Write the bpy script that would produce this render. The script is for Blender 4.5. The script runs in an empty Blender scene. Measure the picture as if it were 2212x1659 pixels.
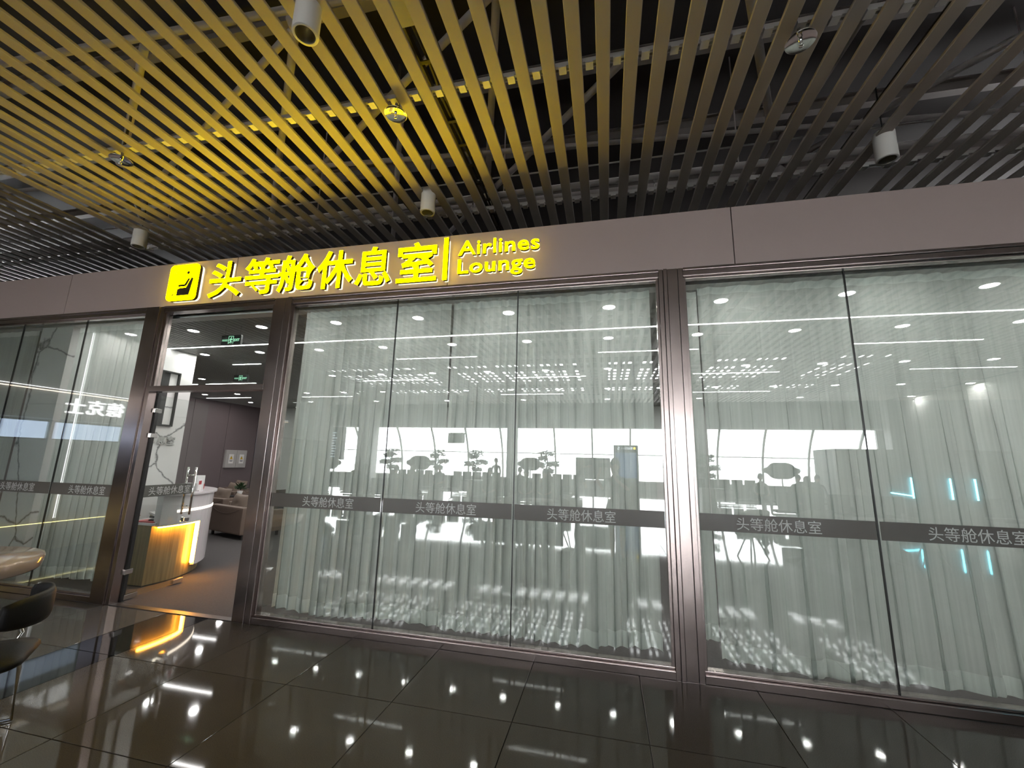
import bpy, bmesh, math, random
from mathutils import Vector, Matrix
random.seed(7)
S = bpy.context.scene
COL = S.collection
PI = math.pi

# ------------------------------------------------------------------ camera
cam = bpy.data.objects.new('camera', bpy.data.cameras.new('camera'))
COL.objects.link(cam); S.camera = cam
cam.data.sensor_width = 36.0
cam.data.lens = 36.0 * 890.0 / 2212.0
cam.data.clip_start = 0.02
cam.data.clip_end = 2000
ey = Vector((203.4, 172.7, 890.0)).normalized()
ez = Vector((115, -4727, 890.0)); ez = (ez - ey * ez.dot(ey)).normalized()
ex = ez.cross(ey)
if ex.x < 0: ex = -ex
row = lambda i: Vector((ex[i], ey[i], ez[i]))
X, Y, Z = row(0), -row(1), -row(2)
CAM = Vector((0, -3.73, 1.6))
cam.matrix_world = Matrix(((X.x, Y.x, Z.x, CAM.x), (X.y, Y.y, Z.y, CAM.y), (X.z, Y.z, Z.z, CAM.z), (0, 0, 0, 1)))

# ------------------------------------------------------------------ world, render look
W = bpy.data.worlds.new('sky'); S.world = W; W.use_nodes = True
bg = W.node_tree.nodes['Background']
bg.inputs[0].default_value = (0.97, 0.985, 1.0, 1)
SKY = 9.0
bg.inputs[1].default_value = SKY
S.view_settings.view_transform = 'Standard'
S.view_settings.look = 'None'
S.view_settings.exposure = 1.25
S.view_settings.gamma = 1.0
S.view_settings.use_curve_mapping = False
cy = S.cycles
cy.use_denoising = True
cy.max_bounces = 8; cy.diffuse_bounces = 3; cy.glossy_bounces = 4
cy.transmission_bounces = 6; cy.transparent_max_bounces = 24
cy.sample_clamp_indirect = 6.0
cy.caustics_reflective = False; cy.caustics_refractive = False
cy.use_light_tree = True
# sky light entering through the long window band of the concourse (sampling portal only)
def portal(loc, rot, sx, sy):
    l = bpy.data.lights.new('window_portal', 'AREA'); l.shape = 'RECTANGLE'; l.size = sx; l.size_y = sy
    l.cycles.is_portal = True
    o = bpy.data.objects.new('window_portal', l); o.location = loc; o.rotation_euler = rot; COL.objects.link(o)
portal((-2.0, -24.9, 2.3), (PI / 2, 0, PI), 36, 3.6)
portal((-4.0, -19.7, 6.5), (0, 0, 0), 32, 9.6)

# ------------------------------------------------------------------ helpers
def tag(o, label=None, cat=None, group=None, kind=None):
    if label: o['label'] = label
    if cat: o['category'] = cat
    if group: o['group'] = group
    if kind: o['kind'] = kind
    return o
def empty(name, loc=(0, 0, 0), rz=0.0, parent=None):
    o = bpy.data.objects.new(name, None); COL.objects.link(o)
    o.location = loc; o.rotation_euler = (0, 0, rz); o.empty_display_size = 0.1
    if parent: o.parent = parent
    return o
class MB:
    def __init__(s): s.v = []; s.f = []; s.smooth = []
    def add(s, vs, fs, smooth=False):
        n = len(s.v); s.v += [tuple(p) for p in vs]
        for f in fs: s.f.append(tuple(i + n for i in f)); s.smooth.append(smooth)
        return s
    def box(s, x0, x1, y0, y1, z0, z1):
        vs = [(x0,y0,z0),(x1,y0,z0),(x1,y1,z0),(x0,y1,z0),(x0,y0,z1),(x1,y0,z1),(x1,y1,z1),(x0,y1,z1)]
        return s.add(vs, [(0,3,2,1),(4,5,6,7),(0,1,5,4),(1,2,6,5),(2,3,7,6),(3,0,4,7)])
    def tube(s, pts, r, n=10, cap=True):
        pts = [Vector(p) for p in pts]; rs = r if isinstance(r, (list, tuple)) else [r] * len(pts)
        vs = []; up = Vector((0, 0, 1))
        for i, p in enumerate(pts):
            d = (pts[min(i + 1, len(pts) - 1)] - pts[max(i - 1, 0)]).normalized()
            a = d.cross(up)
            if a.length < 1e-3: a = Vector((1, 0, 0))
            a.normalize(); b = d.cross(a).normalized()
            for k in range(n):
                t = 2 * PI * k / n; vs.append(p + (a * math.cos(t) + b * math.sin(t)) * rs[i])
        fs = []
        for i in range(len(pts) - 1):
            for k in range(n):
                k2 = (k + 1) % n; fs.append((i*n+k, i*n+k2, (i+1)*n+k2, (i+1)*n+k))
        s.add(vs, fs, True)
        if cap:
            m = len(s.v) - len(vs)
            s.f.append(tuple(m + k for k in range(n))[::-1]); s.smooth.append(False)
            s.f.append(tuple(m + (len(pts)-1)*n + k for k in range(n))); s.smooth.append(False)
        return s
    def lathe(s, prof, n=24, c=(0, 0, 0), cap=False, smooth=True):
        vs = []
        for r, z in prof:
            for k in range(n):
                t = 2*PI*k/n; vs.append((c[0] + r*math.cos(t), c[1] + r*math.sin(t), c[2] + z))
        fs = []
        for i in range(len(prof) - 1):
            for k in range(n):
                k2 = (k+1) % n; fs.append((i*n+k, i*n+k2, (i+1)*n+k2, (i+1)*n+k))
        m = len(s.v); s.add(vs, fs, smooth)
        if cap:
            s.f.append(tuple(m + k for k in range(n))[::-1]); s.smooth.append(False)
            s.f.append(tuple(m + (len(prof)-1)*n + k for k in range(n))); s.smooth.append(False)
        return s
    def prism(s, poly, h0, h1, axis='z'):
        """poly in 2D extruded along the axis"""
        def P(a, b, h):
            return (a, b, h) if axis == 'z' else ((a, h, b) if axis == 'y' else (h, a, b))
        n = len(poly); vs = [P(a, b, h0) for a, b in poly] + [P(a, b, h1) for a, b in poly]
        fs = [tuple(range(n))[::-1], tuple(range(n, 2*n))] + [(i, (i+1) % n, n + (i+1) % n, n + i) for i in range(n)]
        return s.add(vs, fs)
    def build(s, name, mat=None, parent=None, bevel=0, loc=None):
        me = bpy.data.meshes.new(name); me.from_pydata(s.v, [], s.f); 
        for p, sm in zip(me.polygons, s.smooth): p.use_smooth = sm
        bm = bmesh.new(); bm.from_mesh(me); bmesh.ops.recalc_face_normals(bm, faces=bm.faces)
        if bevel:
            es = [e for e in bm.edges if len(e.link_faces) == 2 and e.calc_face_angle(0) > 0.6]
            bmesh.ops.bevel(bm, geom=es, offset=bevel, segments=2, affect='EDGES', profile=0.7)
        bm.to_mesh(me); bm.free()
        return link(name, me, mat, parent, loc)
def link(name, me, mat=None, parent=None, loc=None):
    if mat and not me.materials: me.materials.append(mat)
    o = bpy.data.objects.new(name, me); COL.objects.link(o)
    if parent: o.parent = parent
    if loc: o.location = loc
    return o
def box(name, x0, x1, y0, y1, z0, z1, mat, parent=None, bevel=0):
    return MB().box(x0, x1, y0, y1, z0, z1).build(name, mat, parent, bevel)
def kids(o): return list(o.children)
def copy_tree(o, parent=None, label=None):
    c = o.copy(); COL.objects.link(c); c.parent = parent
    if label: c['label'] = label
    for ch in kids(o): copy_tree(ch, c)
    return c
bpy.context.view_layer.update()

def mat(name, col=(.5,.5,.5), rough=.5, metal=0, emit=None, es=0, spec=.5, noise=None, bump=None, coat=0, bscale=200):
    m = bpy.data.materials.new(name); m.use_nodes = True
    nt = m.node_tree; b = nt.nodes['Principled BSDF']
    b.inputs['Base Color'].default_value = (*col, 1); b.inputs['Roughness'].default_value = rough
    b.inputs['Metallic'].default_value = metal; b.inputs['Specular IOR Level'].default_value = spec
    if coat: b.inputs['Coat Weight'].default_value = coat; b.inputs['Coat Roughness'].default_value = 0.05
    if emit: b.inputs['Emission Color'].default_value = (*emit, 1); b.inputs['Emission Strength'].default_value = es
    if noise:
        sc, amt = noise
        tc = nt.nodes.new('ShaderNodeTexCoord'); n = nt.nodes.new('ShaderNodeTexNoise'); n.inputs['Scale'].default_value = sc
        n.inputs['Detail'].default_value = 5
        r = nt.nodes.new('ShaderNodeMapRange'); r.inputs['To Min'].default_value = 1 - amt; r.inputs['To Max'].default_value = 1 + amt
        mx = nt.nodes.new('ShaderNodeMix'); mx.data_type = 'RGBA'; mx.blend_type = 'MULTIPLY'; mx.inputs[0].default_value = 1
        nt.links.new(tc.outputs['Object'], n.inputs['Vector']); nt.links.new(n.outputs['Fac'], r.inputs['Value'])
        mx.inputs[6].default_value = (*col, 1); nt.links.new(r.outputs[0], mx.inputs[7]); nt.links.new(mx.outputs[2], b.inputs['Base Color'])
    if bump:
        tc = nt.nodes.new('ShaderNodeTexCoord'); n = nt.nodes.new('ShaderNodeTexNoise'); n.inputs['Scale'].default_value = bscale
        bp = nt.nodes.new('ShaderNodeBump'); bp.inputs['Strength'].default_value = bump; bp.inputs['Distance'].default_value = .002
        nt.links.new(tc.outputs['Object'], n.inputs['Vector']); nt.links.new(n.outputs['Fac'], bp.inputs['Height']); nt.links.new(bp.outputs[0], b.inputs['Normal'])
    return m
def emis(name, col, s):
    m = bpy.data.materials.new(name); m.use_nodes = True; nt = m.node_tree; nt.nodes.clear()
    e = nt.nodes.new('ShaderNodeEmission'); o = nt.nodes.new('ShaderNodeOutputMaterial')
    e.inputs[0].default_value = (*col, 1); e.inputs[1].default_value = s; nt.links.new(e.outputs[0], o.inputs[0])
    return m
def glassmat(name, ior=1.55, tint=(.93,.96,.94), gain=1.0):
    m = bpy.data.materials.new(name); m.use_nodes = True; nt = m.node_tree; nt.nodes.clear()
    o = nt.nodes.new('ShaderNodeOutputMaterial'); t = nt.nodes.new('ShaderNodeBsdfTransparent'); g = nt.nodes.new('ShaderNodeBsdfGlossy')
    f = nt.nodes.new('ShaderNodeFresnel'); mx = nt.nodes.new('ShaderNodeMixShader'); mul = nt.nodes.new('ShaderNodeMath')
    geo = nt.nodes.new('ShaderNodeNewGeometry'); inv = nt.nodes.new('ShaderNodeMix'); inv.data_type = 'VECTOR'
    sc = nt.nodes.new('ShaderNodeVectorMath'); sc.operation = 'SCALE'; sc.inputs['Scale'].default_value = -1
    nt.links.new(geo.outputs['Normal'], sc.inputs[0])
    mul.operation = 'MULTIPLY'; mul.inputs[1].default_value = gain; mul.use_clamp = True
    t.inputs[0].default_value = (*tint, 1); g.inputs['Roughness'].default_value = 0.0; f.inputs[0].default_value = ior
    # on the inner face of a pane Blender's Fresnel node would see glass-to-air; the face is treated as air-to-glass there too
    inv_ior = nt.nodes.new('ShaderNodeMix'); inv_ior.data_type = 'FLOAT'
    nt.links.new(geo.outputs['Backfacing'], inv_ior.inputs[0]); inv_ior.inputs[2].default_value = ior; inv_ior.inputs[3].default_value = 1 / ior
    nt.links.new(inv_ior.outputs[0], f.inputs[0])
    nt.links.new(f.outputs[0], mul.inputs[0]); nt.links.new(mul.outputs[0], mx.inputs[0])
    nt.links.new(t.outputs[0], mx.inputs[1]); nt.links.new(g.outputs[0], mx.inputs[2]); nt.links.new(mx.outputs[0], o.inputs[0])
    return m
def sheer(name, col, transp):
    m = bpy.data.materials.new(name); m.use_nodes = True; nt = m.node_tree; nt.nodes.clear()
    o = nt.nodes.new('ShaderNodeOutputMaterial'); t = nt.nodes.new('ShaderNodeBsdfTransparent'); d = nt.nodes.new('ShaderNodeBsdfDiffuse'); l = nt.nodes.new('ShaderNodeBsdfTranslucent')
    a = nt.nodes.new('ShaderNodeMixShader'); b = nt.nodes.new('ShaderNodeMixShader')
    tc = nt.nodes.new('ShaderNodeTexCoord'); mp = nt.nodes.new('ShaderNodeMapping'); mp.inputs['Scale'].default_value = (45, 45, .5)
    n = nt.nodes.new('ShaderNodeTexNoise'); n.inputs['Scale'].default_value = 1; r = nt.nodes.new('ShaderNodeMapRange')
    r.inputs['To Min'].default_value = transp - .16; r.inputs['To Max'].default_value = transp + .16
    nt.links.new(tc.outputs['Object'], mp.inputs[0]); nt.links.new(mp.outputs[0], n.inputs['Vector']); nt.links.new(n.outputs['Fac'], r.inputs['Value'])
    d.inputs[0].default_value = (*col, 1); l.inputs[0].default_value = (*col, 1); a.inputs[0].default_value = .5
    nt.links.new(d.outputs[0], a.inputs[1]); nt.links.new(l.outputs[0], a.inputs[2])
    nt.links.new(r.outputs[0], b.inputs[0]); nt.links.new(a.outputs[0], b.inputs[1]); nt.links.new(t.outputs[0], b.inputs[2]); nt.links.new(b.outputs[0], o.inputs[0])
    return m

# ------------------------------------------------------------------ materials
M = {}
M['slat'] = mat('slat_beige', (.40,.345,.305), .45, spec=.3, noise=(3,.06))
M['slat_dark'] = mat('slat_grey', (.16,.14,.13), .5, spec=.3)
M['fascia'] = mat('fascia_mauve', (.42,.33,.31), .45, spec=.45, noise=(1.5,.04))
M['black'] = mat('black_gap', (.012,.011,.011), .7)
def steel():
    m = mat('brushed_steel', (.40,.335,.32), .24, 1.0)
    nt = m.node_tree; b = nt.nodes['Principled BSDF']
    tc = nt.nodes.new('ShaderNodeTexCoord'); mp = nt.nodes.new('ShaderNodeMapping'); mp.inputs['Scale'].default_value = (2, 2, 2)
    n = nt.nodes.new('ShaderNodeTexNoise'); n.inputs['Scale'].default_value = 2; n.inputs['Detail'].default_value = 2
    r = nt.nodes.new('ShaderNodeMapRange'); r.inputs['To Min'].default_value = .17; r.inputs['To Max'].default_value = .27
    nt.links.new(tc.outputs['Object'], mp.inputs[0]); nt.links.new(mp.outputs[0], n.inputs['Vector']); nt.links.new(n.outputs['Fac'], r.inputs['Value']); nt.links.new(r.outputs[0], b.inputs['Roughness'])
    return m
M['steel'] = steel()
M['chrome'] = mat('chrome', (.8,.79,.77), .1, 1.0)
M['glass'] = glassmat('pane_glass', 1.62, (.95,.98,.96), 2.1)
M['leaf_glass'] = glassmat('door_glass', 1.45, (.95,.975,.96))
M['win_glass'] = glassmat('far_window_glass', 1.3, (.97,.98,.98))
M['sheer'] = sheer('sheer_voile', (.73,.76,.735), .22)
M['hem'] = sheer('sheer_hem', (.93,.95,.93), .08)
M['band'] = mat('privacy_film', (.16,.14,.12), .4)
def film():
    m = bpy.data.materials.new('privacy_film_brown'); m.use_nodes = True; nt = m.node_tree; b = nt.nodes['Principled BSDF']
    b.inputs['Base Color'].default_value = (.115,.10,.088,1); b.inputs['Roughness'].default_value = .3; b.inputs['Alpha'].default_value = .78
    return m
M['film'] = film()
def filmtext():
    m = bpy.data.materials.new('frosted_lettering'); m.use_nodes = True; nt = m.node_tree; b = nt.nodes['Principled BSDF']
    b.inputs['Base Color'].default_value = (.62,.62,.60,1); b.inputs['Roughness'].default_value = .6; b.inputs['Alpha'].default_value = .85
    return m
M['filmtext'] = filmtext()
def granite(name, base, amt, rough, spec=.5):
    m = bpy.data.materials.new(name); m.use_nodes = True; nt = m.node_tree; b = nt.nodes['Principled BSDF']
    tc = nt.nodes.new('ShaderNodeTexCoord'); oi = nt.nodes.new('ShaderNodeObjectInfo')
    n = nt.nodes.new('ShaderNodeTexNoise'); n.inputs['Scale'].default_value = 220; n.inputs['Detail'].default_value = 3
    n2 = nt.nodes.new('ShaderNodeTexNoise'); n2.inputs['Scale'].default_value = 2.2; n2.inputs['Detail'].default_value = 6
    r = nt.nodes.new('ShaderNodeMapRange'); r.inputs['From Min'].default_value = .3; r.inputs['From Max'].default_value = .7; r.inputs['To Min'].default_value = 1-amt; r.inputs['To Max'].default_value = 1+amt
    r2 = nt.nodes.new('ShaderNodeMapRange'); r2.inputs['To Min'].default_value = .85; r2.inputs['To Max'].default_value = 1.15
    r3 = nt.nodes.new('ShaderNodeMapRange'); r3.inputs['To Min'].default_value = .9; r3.inputs['To Max'].default_value = 1.1
    nt.links.new(tc.outputs['Object'], n.inputs['Vector']); nt.links.new(tc.outputs['Object'], n2.inputs['Vector'])
    nt.links.new(n.outputs['Fac'], r.inputs['Value']); nt.links.new(n2.outputs['Fac'], r2.inputs['Value']); nt.links.new(oi.outputs['Random'], r3.inputs['Value'])
    m1 = nt.nodes.new('ShaderNodeMath'); m1.operation = 'MULTIPLY'; m2 = nt.nodes.new('ShaderNodeMath'); m2.operation = 'MULTIPLY'
    nt.links.new(r.outputs[0], m1.inputs[0]); nt.links.new(r2.outputs[0], m1.inputs[1]); nt.links.new(m1.outputs[0], m2.inputs[0]); nt.links.new(r3.outputs[0], m2.inputs[1])
    mx = nt.nodes.new('ShaderNodeMix'); mx.data_type = 'RGBA'; mx.blend_type = 'MULTIPLY'; mx.inputs[0].default_value = 1; mx.inputs[6].default_value = (*base, 1)
    nt.links.new(m2.outputs[0], mx.inputs[7]); nt.links.new(mx.outputs[2], b.inputs['Base Color'])
    b.inputs['Roughness'].default_value = rough; b.inputs['Specular IOR Level'].default_value = spec
    return m
M['tile'] = granite('polished_granite', (.092,.082,.075), .22, .045, .5)
M['tile_dark'] = granite('polished_black_granite', (.016,.016,.017), .25, .045, .5)
M['grout'] = mat('grout', (.02,.018,.016), .8)
M['carpet'] = mat('lounge_carpet', (.052,.046,.046), .95, noise=(60,.35), bump=.5, bscale=400)
M['ceil'] = mat('lounge_ceiling_board', (.30,.30,.285), .5, spec=.4)
def marble():
    m = bpy.data.materials.new('white_marble'); m.use_nodes = True; nt = m.node_tree; b = nt.nodes['Principled BSDF']
    tc = nt.nodes.new('ShaderNodeTexCoord')
    n = nt.nodes.new('ShaderNodeTexNoise'); n.inputs['Scale'].default_value = 1.3; n.inputs['Detail'].default_value = 8; n.inputs['Roughness'].default_value = .62
    add = nt.nodes.new('ShaderNodeMixRGB'); add.blend_type = 'ADD'; add.inputs[0].default_value = .35
    v = nt.nodes.new('ShaderNodeTexVoronoi'); v.feature = 'DISTANCE_TO_EDGE'; v.inputs['Scale'].default_value = .62
    r = nt.nodes.new('ShaderNodeValToRGB'); r.color_ramp.elements[0].position = 0.0; r.color_ramp.elements[0].color = (.10,.10,.10,1)
    r.color_ramp.elements[1].position = .012; r.color_ramp.elements[1].color = (.66,.645,.64,1)
    e = r.color_ramp.elements.new(.004); e.color = (.34,.33,.33,1)
    nt.links.new(tc.outputs['Object'], add.inputs[1]); nt.links.new(tc.outputs['Object'], n.inputs['Vector']); nt.links.new(n.outputs['Color'], add.inputs[2])
    nt.links.new(add.outputs[0], v.inputs['Vector']); nt.links.new(v.outputs['Distance'], r.inputs[0]); nt.links.new(r.outputs[0], b.inputs['Base Color'])
    b.inputs['Roughness'].default_value = .25
    return m
M['marble'] = marble()
M['mauve'] = mat('mauve_wall_board', (.145,.113,.117), .5, noise=(2,.04))
M['white'] = mat('white_paint', (.75,.74,.73), .5)
M['lacquer'] = mat('white_lacquer', (.62,.585,.60), .22, coat=.4)
M['wood'] = None
def wood():
    m = bpy.data.materials.new('light_oak_veneer'); m.use_nodes = True; nt = m.node_tree; b = nt.nodes['Principled BSDF']
    tc = nt.nodes.new('ShaderNodeTexCoord'); mp = nt.nodes.new('ShaderNodeMapping'); mp.inputs['Scale'].default_value = (26, 26, 1.2)
    n = nt.nodes.new('ShaderNodeTexNoise'); n.inputs['Scale'].default_value = 1.4; n.inputs['Detail'].default_value = 7
    r = nt.nodes.new('ShaderNodeValToRGB'); r.color_ramp.elements[0].position = .3; r.color_ramp.elements[0].color = (.17,.125,.06,1); r.color_ramp.elements[1].position = .7; r.color_ramp.elements[1].color = (.28,.21,.10,1)
    nt.links.new(tc.outputs['Object'], mp.inputs[0]); nt.links.new(mp.outputs[0], n.inputs['Vector']); nt.links.new(n.outputs['Fac'], r.inputs[0]); nt.links.new(r.outputs[0], b.inputs['Base Color'])
    b.inputs['Roughness'].default_value = .4
    return m
M['wood'] = wood()
M['leather'] = mat('taupe_leather', (.14,.10,.078), .5, noise=(8,.1), bump=.3, bscale=120)
M['leather_dark'] = mat('brown_leather', (.08,.058,.045), .5, noise=(8,.1))
M['pillow'] = mat('taupe_pillow', (.19,.145,.115), .6, noise=(6,.08), bump=.3, bscale=90)
M['blk'] = mat('black_plastic', (.02,.02,.02), .4)
M['blkleather'] = mat('black_leather', (.008,.0075,.0075), .55, spec=.2, bump=.4, bscale=150)
M['tube'] = mat('painted_tube', (.72,.66,.65), .5, noise=(4,.1))
M['tube_l'] = mat('white_duct', (.62,.58,.56), .5)
M['beam'] = mat('purlin_grey', (.36,.32,.30), .6)
M['deck'] = mat('roof_deck', (.045,.037,.034), .8, noise=(2,.2))
M['rail'] = mat('carrier_rail', (.72,.68,.66), .4, 0)
M['cable'] = mat('cable_sheath', (.10,.085,.07), .6)
M['white_can'] = mat('white_can', (.66,.63,.60), .4)
M['can_in'] = mat('can_reflector', (.5,.48,.42), .3, .6)
M['lens'] = mat('lens_dark', (.2,.19,.16), .1)
M['dish'] = mat('polished_dish', (.62,.60,.58), .1, 1.0)
M['wallgrey'] = mat('concourse_wall', (.25,.25,.25), .6)
M['bulk'] = mat('bulkhead_grey', (.22,.23,.23), .5)
M['mull'] = mat('window_frame_white', (.5,.5,.5), .4)
M['apron'] = mat('apron_concrete', (.45,.45,.44), .9, noise=(.05,.1))
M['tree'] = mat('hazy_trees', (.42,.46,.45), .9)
M['leaf'] = mat('bonsai_leaf', (.03,.07,.025), .6, noise=(20,.3))
M['trunk'] = mat('bonsai_trunk', (.10,.07,.05), .8)
M['pot'] = mat('stone_pot', (.3,.3,.29), .5)
M['skin'] = mat('skin', (.42,.25,.18), .5)
M['hair'] = mat('black_hair', (.015,.012,.011), .5)
M['screen'] = mat('dark_screen', (.012,.016,.026), .15)
M['warm'] = emis('warm_strip', (1.0,.40,.04), 40)
M['warm2'] = emis('white_strip', (1.0,.88,.72), 2.5)
M['down'] = emis('downlight_glow', (1.0,.98,.95), 85)
M['strip'] = emis('linear_light_glow', (1.0,.985,.96), 14)
M['yellow'] = emis('sign_yellow', (1.0,.70,.0), 12)
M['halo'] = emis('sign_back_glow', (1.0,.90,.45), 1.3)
M['return'] = mat('letter_return', (.06,.05,.03), .35, .6)
M['signwhite'] = emis('sign_white', (1,1,1), 1.6)

# ------------------------------------------------------------------ lettering
_fontcache = {}
def text_mesh(s, size, extrude, offset=0.0, key=''):
    cu = bpy.data.curves.new('lettering', 'FONT'); cu.body = s; cu.size = size; cu.extrude = extrude; cu.offset = offset
    cu.resolution_u = 3
    o = bpy.data.objects.new('lettering', cu); COL.objects.link(o)
    dg = bpy.context.evaluated_depsgraph_get()
    me = bpy.data.meshes.new_from_object(o.evaluated_get(dg), depsgraph=dg)
    bpy.data.objects.remove(o); bpy.data.curves.remove(cu)
    return me
def bounds(me):
    xs = [v.co.x for v in me.vertices]; ys = [v.co.y for v in me.vertices]
    return min(xs), max(xs), min(ys), max(ys)
def glyph(s, x0, x1, z0, z1, thick, y, offset=0.0, fit=True, base=1.0):
    """mesh of a string stood upright in the XZ plane, facing -Y, fitted in the box; back at y, front at y-thick"""
    me = text_mesh(s, base, 0.5, offset)
    a, b, c, d = bounds(me)
    for v in me.vertices:
        p = v.co
        u = (p.x - a) / (b - a); w = (p.y - c) / (d - c); t = p.z + .5   # t 1 = front of text
        v.co = Vector((x0 + u*(x1-x0), y - t*thick, z0 + w*(z1-z0)))
    return me
def glyph_nat(s, h, thick, offset=0.0):
    """upright string, origin at lower left, cap box scaled so that the full em is h; faces -Y"""
    me = text_mesh(s, h, 0.5, offset*h)
    for v in me.vertices:
        p = v.co.copy(); v.co = Vector((p.x, -(p.z + .5)*thick, p.y))
    return me
def glyph_width(s, h):
    me = text_mesh(s, h, 0); a, b, c, d = bounds(me); bpy.data.meshes.remove(me); return a, b

# ================================================================== SETTING
# ---------------- floor
floor = empty('floor'); tag(floor, kind='structure')
PX, PY = .825, .83
X0, Y0 = .22, -.04
box('floor_base', -40, 30, -25.2, -.04, -.06, -.014, M['grout'], floor)
tile_me = None
def tile_mesh(w, d, m):
    b = MB(); g = .0025; b.box(g, w-g, g, d-g, -.014, 0)
    me = bpy.data.meshes.new('tile'); me.from_pydata(b.v, [], b.f)
    bm = bmesh.new(); bm.from_mesh(me); es = [e for e in bm.edges if all(v.co.z > -.001 for v in e.verts)]
    bmesh.ops.bevel(bm, geom=es, offset=.0012, segments=1, affect='EDGES'); bmesh.ops.recalc_face_normals(bm, faces=bm.faces)
    bm.to_mesh(me); bm.free(); me.materials.append(m); return me
tm = tile_mesh(PX, PY, M['tile'])
ST0, ST1 = -4.40, -3.87          # the dark strip
ks = [k for k in range(-11, 8)]
strip_me = tile_mesh(ST1-ST0, PY, M['tile_dark'])
for j in range(7):
    y = Y0 - PY*(j+1)
    for k in ks:
        x = X0 + PX*k
        if x + PX > ST1 + .01 and x >= ST1 - .01 - PX*.999 and x < ST1: # tile right of the strip, cut
            if x + PX - ST1 > .03: link('tile', tile_mesh(x+PX-ST1, PY, M['tile']), None, floor, (ST1, y, 0))
            continue
        if x >= ST1: link('tile', tm, None, floor, (x, y, 0))
    link('dark_tile', strip_me, None, floor, (ST0, y, 0))
    for k in range(7):
        link('tile', tm, None, floor, (ST0 - PX*(k+1), y, 0))
def floor_far():
    m = granite('polished_granite_far', (.092,.082,.075), .15, .045)
    return m
yb = Y0 - PY*7
box('paving_far', -40, 30, -25.2, yb, -.014, 0, floor_far(), floor)
box('paving_far', -40, ST0 - PX*7, yb, -.04, -.014, 0, M['tile'], floor)
box('paving_far', X0 + PX*8, 30, yb, -.04, -.014, 0, M['tile'], floor)
box('lounge_carpet', -16, 12, .02, 10, -.06, .004, M['carpet'], floor)
box('threshold', -5.17, -3.6, -.045, .03, -.03, .006, M['blk'], floor)
box('sill_base', -40, -5.17, -.045, .03, -.05, .004, M['blk'], floor)
box('sill_base', -3.6, 30, -.045, .03, -.05, .004, M['blk'], floor)

# ---------------- fascia
wf = empty('wall_front'); tag(wf, kind='structure')
jx = [-9.59, -6.93, -4.255, -1.565, 1.145, 3.85, 6.55, 9.2]
FZ0, FZ1 = 3.345, 3.925
for a, b in zip(jx[:-1], jx[1:]):
    box('fascia_panel', a+.004, b-.004, 0, .03, FZ0, FZ1, M['fascia'], wf, .0015)
box('fascia_backing', jx[0], jx[-1], .022, .06, FZ0+.01, FZ1-.01, M['black'], wf)
box('fascia_top_cap', jx[0], jx[-1], .03, .5, FZ1-.03, FZ1-.005, M['beam'], wf)
box('outer_wall', -40, -9.59, -.02, .2, 0, 3.925, M['wallgrey'], wf)
box('outer_wall', 9.2, 30, -.02, .2, 0, 3.925, M['wallgrey'], wf)

# ---------------- frames: a stainless post made of profiles
def frame_bar(parent, x0, x1, z0, z1, y0=-.05, y1=.05, name='frame_bar', m=None, bev=.003):
    return box(name, x0, x1, y0, y1, z0, z1, m or M['steel'], parent, bev)
posts = empty('trim_1'); tag(posts, kind='structure')
def post(x0, x1, split):
    # broad face between, narrower side profiles stepped back, dark shadow gaps
    xs = [x0] + split + [x1]
    for i, (a, b) in enumerate(zip(xs[:-1], xs[1:])):
        dep = -.06 if (len(xs) - 1 == 1 or i == len(xs)//2 - (0 if len(xs) % 2 == 0 else 1)) else -.048
        frame_bar(posts, a+.002, b-.002, 0, FZ0-.002, dep, .06, 'post_profile')
    box('post_core', x0+.004, x1-.004, -.04, .05, 0, FZ0-.004, M['black'], posts)
post(-5.44, -5.17, [-5.235])
post(-3.60, -3.37, [-3.46, -3.42])
post(.49, .70, [.53, .565, .655])
def window(name, x0, x1, joints, head=.075):
    w = empty(name); tag(w, kind='structure')
    frame_bar(w, x0, x1, FZ0-head, FZ0-.028, -.045, .05, 'head_frame')
    frame_bar(w, x0, x1, FZ0-.026, FZ0-.002, -.058, .05, 'head_cover')
    frame_bar(w, x0, x1, FZ0-head-.02, FZ0-head-.002, -.02, .04, 'head_bead')
    frame_bar(w, x0, x1, 0.002, .062, -.055, .05, 'sill_frame')
    frame_bar(w, x0, x1, .064, .082, -.03, .05, 'sill_bead')
    if x0 > -9: frame_bar(w, x0, x0+.022, .08, FZ0-head-.02, -.028, .04, 'jamb_bead')
    if x1 < 9: frame_bar(w, x1-.022, x1, .08, FZ0-head-.02, -.028, .04, 'jamb_bead')
    xs = [x0] + joints + [x1]
    for a, b in zip(xs[:-1], xs[1:]):
        p = box('glass_pane', a+.004, b-.004, -.006, .006, .075, FZ0-head-.01, M['glass'], w)
    for j in joints:
        box('silicone_joint', j-.0045, j+.0045, -.008, .008, .082, FZ0-head-.02, M['blk'], w)
    return w
w1 = window('window_1', -9.5, -5.44, [-8.72, -7.59, -6.46])
w2 = window('window_2', -3.37, .49, [-2.105, -.815])
w3 = window('window_3', .70, 9.1, [1.96, 3.23, 4.5, 5.8, 7.1])
BZ0, BZ1 = 1.095, 1.228
CHN = '头等舱休息室'
band_txt = glyph_nat(CHN, .105, .0006)
_bx0, _bx1, _, _ = (lambda me: (min(v.co.x for v in me.vertices), max(v.co.x for v in me.vertices), 0, 0))(band_txt)
_bz0 = min(v.co.z for v in band_txt.vertices); _bz1 = max(v.co.z for v in band_txt.vertices)
band_txt.materials.append(M['filmtext'])
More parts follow.
